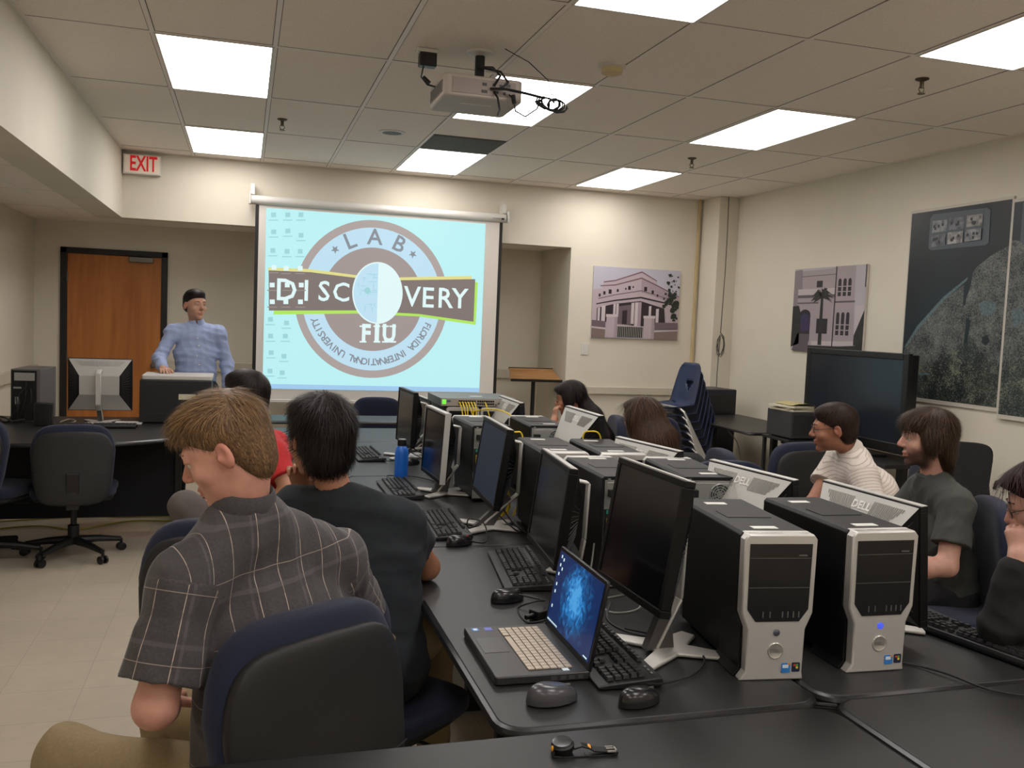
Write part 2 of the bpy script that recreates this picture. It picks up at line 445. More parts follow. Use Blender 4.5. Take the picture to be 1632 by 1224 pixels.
# ---------------------------------------------------------------- ceiling lights
M_diff = emat('diffuser_glow', (255, 250, 247), LIGHT_STRENGTH, (240, 240, 235))
proto = thing('ceiling_light', '', 'ceiling light', (0, 0, H))
MB().box(-0.290, 0.290, -0.595, 0.595, -0.004, -0.001).build('diffuser', M_diff, proto, smooth=None)
fr = MB().box(-0.300, -0.289, -0.605, 0.605, -0.008, 0).box(0.289, 0.300, -0.605, 0.605, -0.008, 0).box(-0.300, 0.300, -0.605, -0.594, -0.008, 0).box(-0.300, 0.300, 0.594, 0.605, -0.008, 0)
fr.build('frame', M_white, proto, smooth=None)
LL = {(0, 0): 'bright ceiling light panel above the exit sign, nearest the left end of the front wall',
      (0, -2): 'large bright ceiling light panel at upper left, beside the long white beam',
      (3, 0): 'bright ceiling light panel between the projector and the front wall, beside the dark vent',
      (3, -2): 'bright ceiling light panel directly behind the hanging projector',
      (6, 0): 'bright ceiling light panel nearest the front wall above the photo print of a porch',
      (6, -2): 'long bright ceiling light panel right of centre, between two sprinkler heads',
      (3, -4): 'bright ceiling light panel cut by the top edge of the photo, right of the projector',
      (6, -4): 'bright ceiling light panel cut by the top right corner of the photo'}
first = True
for i in (0, 3, 6):
    for j in (0, -2, -4, -6, -8):
        x = -0.482+0.6096*(i+0.5); y = 7.523+1.2192*(j+0.5)
        lab = LL.get((i, j), 'ceiling light panel behind the camera')
        if first: o = proto; o.location = (x, y, H); o['label'] = lab; first = False
        else: o = dup(proto, (x, y, H), 0, lab)
        o['group'] = 'recessed ceiling light panels'
# dark return-air tile
M_vent = mat('dark_vent', (92, 92, 86), 0.6)
v = MB().use(M_vent).box(-0.29, 0.29, -0.29, 0.29, -0.006, 0)
for k in range(24): v.box(-0.28, 0.28, -0.28+k*0.0238, -0.268+k*0.0238, -0.010, -0.006)
tag(v.build('ceiling_vent', None, None, smooth=None, loc=(1.347+0.305, 7.523-0.305, H)), 'dark grey square vent tile in the ceiling next to a light panel', 'vent')
# sprinklers
M_brass = mat('sprinkler_bronze', (96, 84, 66), 0.45, 0.7)
def sprinkler():
    t = thing('sprinkler', '', 'sprinkler', (0, 0, H))
    MB().lathe([(0.036, 0), (0.036, -0.006), (0.016, -0.014)], 20).build('escutcheon', M_brass, t)
    MB().cyl(0, 0, -0.05, -0.01, 0.011, 0.012, 12).tube([(0.012, 0, -0.045), (0.018, 0, -0.06), (0.004, 0, -0.078)], 0.003, 6).tube([(-0.012, 0, -0.045), (-0.018, 0, -0.06), (-0.004, 0, -0.078)], 0.003, 6).build('body', M_brass, t)
    MB().cyl(0, 0, -0.082, -0.078, 0.02, 0.02, 16).build('deflector', M_brass, t)
    return t
sp = sprinkler(); sp.location = (3.50, 4.19, H); sp['label'] = 'bronze sprinkler head nearest the upper right light panel'; sp['group'] = 'ceiling sprinkler heads'
dup(sp, (3.512, 6.853, H), 0, 'bronze sprinkler head right of centre between two light panels', 'ceiling sprinkler heads')
dup(sp, (0.236, 6.941, H), 0, 'bronze sprinkler head right of the two left light panels', 'ceiling sprinkler heads')
# smoke detector, speaker, small disc
M_cream = mat('aged_cream', (205, 186, 142), 0.5)
t = thing('smoke_detector', 'yellowed round smoke detector on the ceiling right of the projector', 'smoke detector', (1.88, 4.66, H))
MB().lathe([(0.075, 0), (0.075, -0.012), (0.062, -0.018)], 28).build('base', M_white, t)
MB().lathe([(0.06, -0.016), (0.056, -0.045), (0.03, -0.055)], 28).build('cover', M_cream, t)
t = thing('ceiling_speaker', 'small round speaker grille with a white rim in the ceiling left of the vent', 'speaker', (1.054, 7.02, H))
MB().lathe([(0.10, 0), (0.10, -0.006), (0.075, -0.008), (0.075, -0.002)], 32).build('rim', M_white, t)
MB().cyl(0, 0, -0.004, -0.001, 0.074, 0.074, 28).build('grille', M_vent, t)
tag(MB().lathe([(0.045, 0), (0.043, -0.005), (0.03, -0.008)], 28).build('junction_cover', M_ceil, None, loc=(3.49, 4.46, H)), 'small flat round cover plate beside the upper right sprinkler', 'cover plate')

# ---------------------------------------------------------------- exit sign
t = thing('exit_sign', 'white exit sign with red letters high on the front wall beside the beam', 'exit sign', (-0.918, 8.955, 2.86))
MB().box(-0.16, 0.16, -0.025, 0.044, -0.088, 0.088).build('housing', M_white, t, smooth=None, bevel=0.005)
face = MB().use(emat('exit_face', (250, 226, 205), 0.12, (220, 208, 190))).box(-0.148, 0.148, -0.028, -0.025, -0.078, 0.078)
face.build('face', None, t, smooth=None)
tx = MB(); add_text(tx, 'EXIT', 0.012, 0.0, 0.19, y=-0.030, sx=0.60, bold=0.02); tx.build('lettering', emat('exit_red', (205, 30, 35), 0.35, (180, 20, 20)), t, smooth=None)
# ---------------------------------------------------------------- light switch plate
t = thing('wall_plate', 'small white wall plate left of the porch photograph', 'switch plate', (3.472, 8.997, 1.322))
MB().box(-0.04, 0.04, -0.006, 0, -0.062, 0.062).build('plate', M_white, t, smooth=None, bevel=0.002)
MB().box(-0.017, 0.017, -0.009, -0.006, -0.034, 0.034).build('rocker', M_white, t, smooth=None, bevel=0.002)
# yellowed vertical pipe cover and the hanging cable in the corner
tag(MB().box(4.715, 4.738, 8.965, 8.999, 0.93, H).build('pipe_cover', mat('yellowed_strip', (192, 172, 128), 0.6), None, smooth=None, bevel=0.004), 'yellowed vertical strip cover running up the front wall corner', 'pipe cover')
cb = MB(); P = [(4.86, 8.6, 2.98), (4.86, 8.59, 2.6), (4.855, 8.58, 2.2), (4.84, 8.57, 1.8), (4.83, 8.56, 1.55)]
for k in range(26):
    a = k*0.75; P.append((4.83+0.05*math.sin(a)*(1-k/60), 8.555-0.004*(k % 5), 1.42+0.13*math.cos(a)*(1-k/80)))
P += [(4.82, 8.56, 1.3), (4.815, 8.56, 1.1), (4.82, 8.56, 0.9)]
tag(cb.tube(P, 0.0045, 6).build('hanging_cable', mat('grey_cable', (84, 80, 72), 0.6), None), 'thin dark cable hanging down the corner and coiled in a loop', 'cable')

# ================================================================ projection screen with the projected desktop
SX0, SX1, SZ0, SZ1 = 0.078, 2.475, 0.745, 2.59; SY = 8.86
t = thing('projection_screen', 'pull-down projection screen with black side borders showing a lab logo', 'projection screen', (0, SY, 0))
cs = MB()
cs.prism(circle(0.0, 2.612, 0.043, 20), 0.035, 2.50, 'x')
cs.build('roller_case', mat('case_white', (206, 203, 196), 0.4), t)
MB().box(0.020, 0.034, -0.055, 0.055, 2.57, 2.68).box(2.515, 2.53, -0.055, 0.055, 2.57, 2.68).box(0.03, 0.07, 0.0, 0.13, 2.66, 2.76).box(2.47, 2.51, 0.0, 0.13, 2.66, 2.76).build('bracket', M_white, t, smooth=None, bevel=0.004)
MB().box(SX0+0.03, SX1-0.03, -0.001, 0.001, SZ0, SZ1).build('fabric', mat('screen_fabric', (214, 208, 200), 0.8), t, smooth=None)
MB().box(SX0, SX0+0.032, -0.0015, 0.0015, SZ0, SZ1).box(SX1-0.032, SX1, -0.0015, 0.0015, SZ0, SZ1).build('border', M_black, t, smooth=None)
MB().box(SX0, SX1, -0.012, 0.012, SZ0-0.025, SZ0+0.004).build('weight_bar', mat('case_white', (206, 203, 196), 0.4), t, smooth=None, bevel=0.004)
tx = MB(); add_text(tx, 'DRAPER', 2.40, 2.600, 0.022, y=-0.050); tx.box(2.445, 2.475, -0.051, -0.049, 2.59, 2.61); tx.build('case_lettering', M_black, t, smooth=None)
# the projected picture: light on the fabric, drawn as flat shapes
IX0, IX1, IZ0, IZ1 = 0.176, 2.297, 0.85, 2.545
E_ = 0.85
e_bg = emat('light_cyan', (188, 243, 246), E_); e_ring = emat('light_brown', (172, 160, 156), E_); e_in = emat('light_blue', (190, 226, 244), E_)
e_disc = emat('light_umber', (160, 147, 144), E_); e_ban = emat('light_dark', (124, 112, 108), E_); e_yel = emat('light_yellow', (226, 222, 140), E_)
e_grn = emat('light_green', (178, 232, 92), E_); e_wht = emat('light_white', (226, 250, 250), E_); e_txt = emat('light_grey', (134, 140, 150), E_)
e_bar = emat('light_taskbar', (160, 204, 240), E_); e_ico = emat('light_icon', (156, 214, 220), E_); e_ico2 = emat('light_icon_dim', (150, 142, 136), E_)
im = MB()
def pt(u, v):    # layout grid of the picture -> metres on the screen
    t = (v-110-(u-160)/1235*100)/(1027-(u-160)/1235*87); s_ = (u-163+28*t)/(1232-9*t)
    return (IX0+s_*(IX1-IX0), IZ1-t*(IZ1-IZ0))
lay = [-0.004]
def nx(): lay[0] -= 0.0006; return lay[0]
im.use(e_bg).flat([(IX0, IZ0), (IX1, IZ0), (IX1, IZ1), (IX0, IZ1)], nx())
im.use(e_bar).flat([(IX0, IZ0), (IX1, IZ0), (IX1, IZ0+0.045), (IX0, IZ0+0.045)], nx())
CX, CZ = 1.194, 1.738; RX = 0.745; RZ = 0.765
def disc(m, s): im.use(m).flat([(CX+RX*s*math.cos(a*PI/36), CZ+RZ*s*math.sin(a*PI/36)) for a in range(72)], nx())
disc(e_ring, 1.0); disc(e_in, 0.905); disc(e_disc, 0.655)
def xz(x, z, y, rot, sx=1.0, sz=1.0): return Matrix.Translation((x, y, z)) @ Matrix.Rotation(PI/2, 4, 'X') @ Matrix.Rotation(rot, 4, 'Z') @ Matrix.Diagonal((sx, sz, 1, 1))
y_ = nx(); im.use(e_txt)
for ch, a in (('L', 114), ('A', 90), ('B', 66)):
    a = math.radians(a); im.mesh_in(text_mesh(ch, 0.015), xz(CX+RX*0.78*math.cos(a), CZ+RZ*0.78*math.sin(a), y_, a-PI/2, 0.215, 0.215))
def star(cx, cz, r, rot=0):
    return [(cx+(r if k % 2 == 0 else r*0.42)*math.cos(PI/2+k*PI/5+rot), cz+(r if k % 2 == 0 else r*0.42)*math.sin(PI/2+k*PI/5+rot)) for k in range(10)]
for a in (130, 50):
    a = math.radians(a); im.flat(star(CX+RX*0.785*math.cos(a), CZ+RZ*0.785*math.sin(a), 0.042, a-PI/2), y_)
s = 'FLORIDA INTERNATIONAL UNIVERSITY'
for k, ch in enumerate(s):
    if ch == ' ': continue
    a = math.radians(-22-(136)*k/(len(s)-1))
    im.mesh_in(text_mesh(ch, 0.02), xz(CX+RX*0.79*math.cos(a), CZ+RZ*0.79*math.sin(a), y_, a-PI/2, 0.088, 0.094))
# banner with yellow and green edges
im.use(e_yel).flat([pt(170, 445), pt(395, 455), pt(760, 505), pt(1310, 497), pt(1312, 520), pt(760, 540), pt(170, 475)], nx())
im.use(e_grn).flat([pt(195, 712), pt(200, 680), pt(1330, 530), pt(1348, 535), pt(1335, 770), pt(1000, 722), pt(640, 706)], nx())
im.use(e_ban).flat([pt(172, 462), pt(395, 472), pt(760, 520), pt(1332, 515), pt(1322, 752), pt(1000, 708), pt(640, 688), pt(172, 690)], nx())
y_ = nx(); im.use(e_wht)
for ch, px, py, sz in (('D', 265, 578, .29), ('I', 372, 582, .28), ('S', 468, 585, .27), ('C', 562, 590, .255), ('V', 962, 616, .28), ('E', 1052, 622, .28), ('R', 1152, 625, .28), ('Y', 1240, 628, .28)):
    im.mesh_in(text_mesh(ch, 0.012), xz(*pt(px, py), y_, 0, sz*0.95, sz))
# plain two-tone medallion between the C and the V
M0x, M0z = pt(765, 590)
y_ = nx(); im.use(e_wht).flat([(M0x+0.245*math.cos(a*PI/24), M0z+0.30*math.sin(a*PI/24)) for a in range(48)], y_)
y_ = nx(); im.use(e_in).flat([(M0x+0.232*math.cos(a*PI/24), M0z+0.286*math.sin(a*PI/24)) for a in range(12, 37)], y_)
y_ = nx(); im.use(e_ico)
rr = random.Random(4)
for k in range(26):
    a = rr.uniform(-0.2, -0.03); b_ = rr.uniform(-0.22, 0.22); L = rr.uniform(0.03, 0.09)
    if (a/0.21)**2+(b_/0.26)**2 > 0.9: continue
    if k % 2: im.flat([(M0x+a, M0z+b_), (M0x+min(a+L, -0.005), M0z+b_), (M0x+min(a+L, -0.005), M0z+b_+0.006), (M0x+a, M0z+b_+0.006)], y_)
    else: im.flat([(M0x+a, M0z+b_), (M0x+a+0.006, M0z+b_), (M0x+a+0.006, M0z+b_+L*0.7), (M0x+a, M0z+b_+L*0.7)], y_)
im.flat([(M0x-0.1+0.03*math.cos(a*PI/10), M0z+0.02+0.03*math.sin(a*PI/10)) for a in range(20)], nx())
y_ = nx(); im.use(e_wht)
for ch, px in (('F', 698), ('I', 760), ('U', 829)): im.mesh_in(text_mesh(ch, 0.04), xz(*pt(px, 822), y_, 0, 0.19 if ch != 'I' else 0.24, 0.235))
for px in (682, 760, 808, 850):    # slab serifs
    for py in (778, 866): im.flat([pt(px-19, py+4), pt(px+19, py+4), pt(px+19, py-5), pt(px-19, py-5)], y_)
# desktop icons with captions
y_ = nx()
for (px, py) in [(200, 150), (275, 150), (345, 150), (200, 245), (275, 240), (345, 265), (195, 350), (270, 355), (340, 355), (200, 445), (265, 450), (340, 450), (190, 545), (270, 545), (345, 545), (190, 640), (262, 640), (340, 640), (180, 740), (265, 760), (180, 835), (258, 835), (182, 930), (250, 950), (175, 1035), (240, 1045)]:
    onb = 440 < py < 700
    im.use(e_wht if onb else e_ico)
    if px < 330 or py < 500 or onb: im.flat([pt(px-13, py+13), pt(px+13, py+13), pt(px+13, py-13), pt(px-13, py-13)], y_)
    im.use(e_ico2 if onb else e_ico); im.flat([pt(px-26, py+33), pt(px+24, py+33), pt(px+24, py+27), pt(px-26, py+27)], y_)
im.build('projected_image', None, t, smooth=None)

# ---------------------------------------------------------------- projector
M_pj = mat('projector_grey', (176, 166, 156), 0.5)
t = thing('projector', 'grey ceiling projector hanging from a black mount with dangling black cables', 'projector', (1.14, 4.725, 2.70))
MB().prism(rrect(-0.205, 0.205, -0.195, 0.195, 0.03), 0.0, 0.11).build('body', M_pj, t, bevel=0.008)
MB().cbox(0.0, -0.197, 0.055, 0.33, 0.004, 0.075).cbox(-0.207, 0, 0.055, 0.004, 0.3, 0.06).build('panel', mat('panel_grey', (150, 138, 130), 0.5), t, smooth=None)
gr = MB()
for k in range(9): gr.cbox(-0.210, -0.13+k*0.032, 0.055, 0.004, 0.012, 0.055)
gr.build('air_grille', M_vent, t, smooth=None)
po = MB()
for k, (a, b_, c_) in enumerate([(0.0, 0.07, 0.022), (0.05, 0.07, 0.016), (0.085, 0.07, 0.016), (0.125, 0.075, 0.02), (0.0, 0.035, 0.03), (0.06, 0.035, 0.026), (0.105, 0.035, 0.014)]): po.cbox(a, -0.200, b_, c_, 0.004, 0.014)
po.build('port', M_black, t, smooth=None)
ln = MB(); ln.M = Matrix.Translation((-0.1, 0.195, 0.055)) @ Matrix.Rotation(-PI/2, 4, 'X'); ln.lathe([(0.042, 0), (0.042, 0.03), (0.034, 0.034), (0.03, 0.02)], 24); ln.build('lens', M_black, t)
MB().cbox(-0.005, -0.06, -0.001, 0.17, 0.012, 0.003).build('seam_mark', M_white, t, smooth=None)
mt = MB().cyl(0.02, 0, 0.13, 0.286, 0.026, 0.026, 16).box(-0.09, 0.13, -0.08, 0.08, 0.11, 0.135).box(-0.07, -0.03, -0.11, 0.11, 0.11, 0.125).box(0.08, 0.12, -0.11, 0.11, 0.11, 0.125)
mt.build('mount', M_black, t, bevel=0.004)
MB().lathe([(0.075, 0.285), (0.07, 0.272), (0.03, 0.262)], 28, 0.02, 0).build('ceiling_flange', M_white, t)
cb = MB(); rr = random.Random(3)
cb.tube([(0.02, -0.03, 0.2), (0.06, -0.12, 0.18), (0.08, -0.20, 0.12), (0.05, -0.215, 0.07)], 0.006, 8)
cb.tube([(0.0, -0.03, 0.2), (0.10, -0.13, 0.16), (0.12, -0.21, 0.09), (0.08, -0.215, 0.05)], 0.006, 8)
cb.tube([(0.03, -0.205, 0.05), (0.1, -0.25, 0.045), (0.2, -0.27, 0.03), (0.3, -0.26, 0.02)], 0.007, 8)
cb.tube([(0.05, -0.205, 0.035), (0.06, -0.24, 0.0), (0.07, -0.25, -0.06), (0.06, -0.25, -0.09)], 0.005, 8)
cb.tube([(0.13, -0.205, 0.03), (0.14, -0.25, 0.0), (0.15, -0.26, -0.06), (0.2, -0.27, -0.085), (0.26, -0.27, -0.04), (0.28, -0.26, 0.01)], 0.004, 8)
for k in range(7):
    a0 = rr.uniform(0, 6); P = []
    for q in range(9):
        a = a0+q*0.8; P.append((0.3+0.055*math.cos(a)+0.01*q, -0.26+0.02*math.sin(a*1.3), 0.0+0.032*math.sin(a)-0.02*(q/9)))
    cb.tube(P, 0.0045, 6)
cb.tube([(0.14, -0.24, 0.02), (0.145, -0.25, -0.02)], 0.012, 10)
cb.build('cable_bundle', M_black, t)
tag(MB().tube([(1.26, 4.6, 2.98), (1.36, 4.5, 2.90), (1.44, 4.42, 2.80), (1.46, 4.40, 2.72), (1.42, 4.42, 2.68)], 0.0025, 6).build('thin_wire', M_black, None), 'thin black wire curving down from the ceiling beside the projector', 'wire')
t = thing('power_adapter', 'small black power box fixed to the ceiling left of the projector', 'power box', (0.895, 4.80, 2.93))
MB().box(-0.045, 0.045, -0.03, 0.03, -0.035, 0.035).build('case', M_black, t, smooth=None, bevel=0.005)
MB().box(-0.06, 0.05, -0.035, 0.035, 0.035, 0.054).build('outlet_plate', M_white, t, smooth=None, bevel=0.003)
MB().tube([(-0.02, 0, -0.03), (-0.03, 0, -0.09), (0.0, -0.02, -0.13), (0.06, -0.06, -0.15), (0.16, -0.1, -0.16)], 0.005, 8).tube([(-0.02, -0.005, -0.09), (0.01, -0.02, -0.12)], 0.011, 10).build('cord', M_black, t)
# ================================================================ tables
M_lam = mat('charcoal_laminate', (34, 34, 34), 0.42, var=0.05, vscale=300, bump=0.04, bscale=500, spec=0.4)
M_edge = mat('table_edge', (26, 26, 28), 0.3)
M_leg = mat('table_leg_black', (15, 15, 16), 0.45)
TT = 0.74
def table(x0, x1, y0, y1, label, group='grey laminate computer tables', rad=0.06, legs='y', poly=None):
    cx, cy = (x0+x1)/2, (y0+y1)/2
    t = thing('computer_table', label, 'table', (cx, cy, 0), 0, group)
    P = poly or rrect(x0-cx, x1-cx, y0-cy, y1-cy, rad, 6)
    MB().use(M_lam).prism(P, TT-0.026, TT).build('table_top', None, t, bevel=0.003)
    q = MB()
    n = len(P); pts = [(p[0], p[1], TT-0.014) for p in P]+[(P[0][0], P[0][1], TT-0.014)]
    q.tube(pts, 0.0125, 8, cap=False); q.build('edge_band', M_edge, t)
    w_, d = x1-x0, y1-y0
    spots = [(0, -d/2+0.22, 'x'), (0, d/2-0.22, 'x')] if legs == 'y' else [(-w_/2+0.22, 0, 'y'), (w_/2-0.22, 0, 'y')]
    for sx, sy, ax in spots:
        L = 0.5*(w_ if ax == 'x' else d)-0.08
        m = MB()
        if ax == 'x': m.box(sx-0.028, sx+0.028, sy-0.022, sy+0.022, 0.06, TT-0.05).box(sx-L, sx+L, sy-0.03, sy+0.03, 0.012, 0.06).box(sx-L*0.8, sx+L*0.8, sy-0.02, sy+0.02, TT-0.05, TT-0.026)
        else: m.box(sx-0.022, sx+0.022, sy-0.028, sy+0.028, 0.06, TT-0.05).box(sx-0.03, sx+0.03, sy-L, sy+L, 0.012, 0.06).box(sx-0.02, sx+0.02, sy-L*0.8, sy+L*0.8, TT-0.05, TT-0.026)
        lg = m.build('leg', M_leg, t, smooth=None, bevel=0.006)
        gl = MB()
        for s in (-1, 1):
            if ax == 'x': gl.cyl(sx+s*(L-0.03), sy, 0, 0.014, 0.018, 0.018, 12)
            else: gl.cyl(sx, sy+s*(L-0.03), 0, 0.014, 0.018, 0.018, 12)
        gl.build('glide', M_black, lg)
    return t
table(0.53, 1.292, 1.73, 3.212, 'long grey table with the open laptop, nearest of the left row')
table(0.53, 1.292, 3.222, 4.705, 'long grey table carrying the blue water bottle, middle of the left row')
table(0.53, 1.292, 4.715, 5.985, 'teal-lit table with a lone keyboard, farthest of the left row')
table(1.312, 2.074, 1.745, 3.22, 'long grey table under the second silver tower, nearest of the right row')
table(1.312, 2.074, 3.23, 4.71, 'long grey table of the right row beside the man in the striped polo')
table(1.312, 2.074, 4.72, 5.985, 'table of the right row where the woman rests her cheek on her hand')
table(-0.24, 1.285, 0.94, 1.70, 'grey table across the bottom edge holding the wristwatch', legs='x')
table(1.312, 2.84, 0.955, 1.722, 'bare grey table in the bottom right corner of the photo', legs='x')
table(-0.20, 1.33, 6.0, 6.75, 'table set crosswise at the far end of the left row', legs='x')
table(-0.05, 1.9, 7.18, 7.60, 'narrow table glowing teal in front of the projection screen', legs='x')
table(4.05, 4.80, 6.60, 8.08, 'dark table with a cut corner standing along the right wall', rad=0.05)
# presenter's table with a rounded end
cx0, cy0 = -1.05, 6.85
P = [(-1.92-cx0, 7.45-cy0), (-1.92-cx0, 6.02-cy0)]+[(-1.03-cx0+0.82*math.cos(a), 6.84-cy0+0.82*math.sin(a)) for a in np.linspace(-PI/2, 0, 14)]+[(-0.21-cx0, 7.45-cy0)]
t = table(-1.92, -0.21, 6.05, 7.45, 'dark round-ended table where the presenter stands', poly=P, legs='x')
t['group'] = ''; del t['group']
MB().box(-0.82, 0.62, 0.02, 0.04, 0.10, 0.70).build('modesty_panel', mat('navy_panel', (20, 22, 30), 0.7), t, smooth=None)
# cables lying on the floor under it
M_yel = mat('yellow_cable', (226, 196, 28), 0.45); M_yd = mat('yellow_floor_cable', (170, 160, 60), 0.5); M_blk = mat('black_cable', (20, 20, 21), 0.5)
def cable(name, pts, r, m, label, cat='cable', group=None, smoothn=6):
    P = [Vector(p) for p in pts]; out = []
    for i in range(len(P)-1):
        p0, p1, p2, p3 = P[max(i-1, 0)], P[i], P[i+1], P[min(i+2, len(P)-1)]
        for k in range(smoothn):
            s = k/smoothn; out.append(0.5*((2*p1)+(-p0+p2)*s+(2*p0-5*p1+4*p2-p3)*s*s+(-p0+3*p1-3*p2+p3)*s*s*s))
    out.append(P[-1])
    return tag(MB().tube(out, r, 7).build(name, m, None), label, cat, group)
cable('floor_cable', [(-1.9, 6.75, .008), (-1.4, 6.95, .008), (-1.1, 6.82, .008), (-0.75, 7.05, .008), (-0.3, 6.95, .008)], .006, M_yd, 'yellow cable lying on the floor under the presenter table, nearer strand')
cable('floor_cable', [(-1.9, 7.05, .008), (-1.5, 7.15, .008), (-1.1, 7.22, .008), (-0.6, 7.18, .008), (-0.1, 7.3, .008)], .006, M_yd, 'yellow cable lying on the floor under the presenter table, farther strand')

# ================================================================ computers
M_case = mat('tower_black', (17, 17, 18), 0.5, var=0.06, vscale=150, bump=0.05, bscale=700, spec=0.3)
M_silver = mat('tower_silver', (196, 193, 188), 0.36, 0.45)
M_steel = mat('rear_steel', (160, 162, 160), 0.4, 0.7)
M_gloss = mat('bay_black', (20, 21, 23), 0.25)
M_label = mat('white_label', (214, 214, 208), 0.5)
M_dark = mat('hole_dark', (8, 8, 9), 0.8)
TW, TD, THh = 0.187, 0.435, 0.357
def tower():
    t = thing('desktop_tower', '', 'computer tower')
    w2 = TW/2
    prof = [(-w2*0.8, 0.012), (w2*0.8, 0.012), (w2*0.84, 0.13), (w2, 0.165), (w2, THh-0.008), (w2-0.008, THh), (-w2+0.008, THh), (-w2, THh-0.008), (-w2, 0.165), (-w2*0.84, 0.13)]
    ch = MB().prism(prof, -TD/2+0.03, TD/2, 'y')
    ch.prism([(-w2, 0.0), (-w2+0.02, 0.012), (-w2*0.84, 0.13), (-w2*0.84, 0.02)][::-1], -TD/2+0.03, -TD/2+0.16, 'y')
    ch.build('chassis', M_case, t, bevel=0.003)
    MB().box(-0.06, 0.06, -0.03, 0.05, THh, THh+0.0015).build('handle_recess', M_case, t, smooth=None)
    MB().box(-0.045, 0.02, -TD/2+0.062, -TD/2+0.086, THh, THh+0.0018).build('asset_label', M_label, t, smooth=None)
    MB().box(-0.05, 0.01, TD/2-0.08, TD/2-0.055, THh, THh+0.001).build('asset_label', M_label, t, smooth=None)
    # silver front
    y1 = -TD/2+0.03; y0 = -TD/2
    out = [(-w2*0.95, 0.0), (w2*0.82, 0.0), (w2*0.78, 0.02), (w2*0.80, 0.125), (w2*0.98, 0.165), (w2, THh-0.012), (w2-0.01, THh+0.001), (-w2+0.01, THh+0.001), (-w2, THh-0.012), (-w2*0.98, 0.165), (-w2*0.80, 0.125), (-w2*0.78, 0.022)]
    bz = MB().prism(out, y0, y1, 'y'); bz.box(-w2+0.008, w2-0.008, y1-0.002, y1+0.012, THh-0.02, THh+0.0015)
    b = bz.build('front_bezel', M_silver, t, bevel=0.004)
    win = [(-0.056, 0.145), (0.056, 0.145), (0.078, 0.175), (0.080, 0.335), (-0.080, 0.335), (-0.078, 0.175)]
    wn = MB().prism(win, y0-0.0015, y0+0.001, 'y')
    wo = wn.build('drive_bay_cover', M_gloss, t, smooth=None)
    sl = MB().box(-0.078, 0.078, y0-0.0022, y0-0.0015, 0.300, 0.3012).box(-0.078, 0.078, y0-0.0022, y0-0.0015, 0.228, 0.2292).box(0.045, 0.066, y0-0.004, y0-0.0015, 0.306, 0.309)
    for k, x in enumerate((-0.038, -0.02, 0.012, 0.026, 0.040, 0.054)): sl.box(x-0.0014, x+0.0014, y0-0.0026, y0-0.0015, 0.155, 0.170)
    sl.build('port_slots', mat('slot_grey', (88, 88, 86), 0.4), wo, smooth=None)
    pb = MB(); pb.M = Matrix.Translation((0.0, y0, 0.118)) @ Matrix.Rotation(PI/2, 4, 'X'); pb.lathe([(0.0085, 0), (0.0085, 0.002), (0.006, 0.003)], 20)
    pb.build('power_button', mat('button_steel', (120, 124, 140), 0.25, 0.8), t)
    bd = MB(); bd.M = Matrix.Translation((0.0, y0, 0.073)) @ Matrix.Rotation(PI/2, 4, 'X'); bd.lathe([(0.0205, 0), (0.0205, 0.0015), (0.0185, 0.0025), (0.017, 0.0018)], 32)
    bo = bd.build('badge', mat('badge_silver', (200, 198, 192), 0.25, 0.7), t)
    tx = MB(); add_text(tx, 'DELL', 0, 0.073, 0.0125, y=y0-0.0024, bold=0.02); tx.build('badge_lettering', mat('badge_grey', (120, 118, 112), 0.4, 0.6), bo, smooth=None)
    tx = MB(); M0 = Matrix.Translation((-0.035, y0+0.014, THh+0.0021))
    add_text(tx, 'DELL  PRECISION', 0, 0, 0.011, M=M0); add_text(tx, 'T1500', 0, 0, 0.010, M=Matrix.Translation((0.062, y0+0.014, THh+0.0021)))
    tx.build('lip_lettering', mat('letter_grey', (96, 94, 92), 0.5), t, smooth=None)
    st = MB().use(mat('sticker_blue', (52, 120, 190), 0.4)).prism(rrect(0.018, 0.041, 0.018, 0.042, 0.003), y0-0.0012, y0, 'y').use(mat('sticker_navy', (28, 34, 62), 0.4)).prism(rrect(0.045, 0.066, 0.020, 0.043, 0.003), y0-0.0012, y0, 'y')
    st.use(mat('sticker_white', (210, 225, 235), 0.4)).box(0.021, 0.036, y0-0.0016, y0-0.0012, 0.030, 0.038).use(mat('sticker_orange', (226, 140, 50), 0.4)).box(0.034, 0.040, y0-0.0016, y0-0.0012, 0.037, 0.042)
    st.use(mat('sticker_red', (200, 70, 40), .4)).box(0.049, 0.0545, y0-0.0016, y0-0.0012, 0.034, 0.039).use(mat('sticker_green', (90, 170, 60), .4)).box(0.0555, 0.061, y0-0.0016, y0-0.0012, 0.034, 0.039).use(mat('sticker_yellow', (230, 200, 60), .4)).box(0.0555, 0.061, y0-0.0016, y0-0.0012, 0.028, 0.033)
    st.build('sticker', None, t, smooth=None)
    # rear
    yr = TD/2
    rp = MB().box(-0.083, 0.083, yr-0.004, yr+0.001, 0.02, THh-0.012); rp = rp.build('rear_panel', M_steel, t, smooth=None)
    q = MB().box(-0.078, 0.078, yr+0.001, yr+0.004, 0.262, 0.338); ps = q.build('power_supply', M_steel, t, smooth=None, bevel=0.003)
    q = MB(); q.M = Matrix.Translation((-0.035, yr+0.004, 0.300)) @ Matrix.Rotation(-PI/2, 4, 'X')
    q.cyl(0, 0, 0, 0.001, 0.034, 0.034, 28); q.build('fan_opening', M_dark, ps)
    q = MB(); q.M = Matrix.Translation((-0.035, yr+0.0055, 0.300)) @ Matrix.Rotation(-PI/2, 4, 'X')
    for r in (0.010, 0.018, 0.026, 0.034): q.tube([(r*math.cos(a*PI/12), r*math.sin(a*PI/12), 0) for a in range(25)], 0.0023, 6)
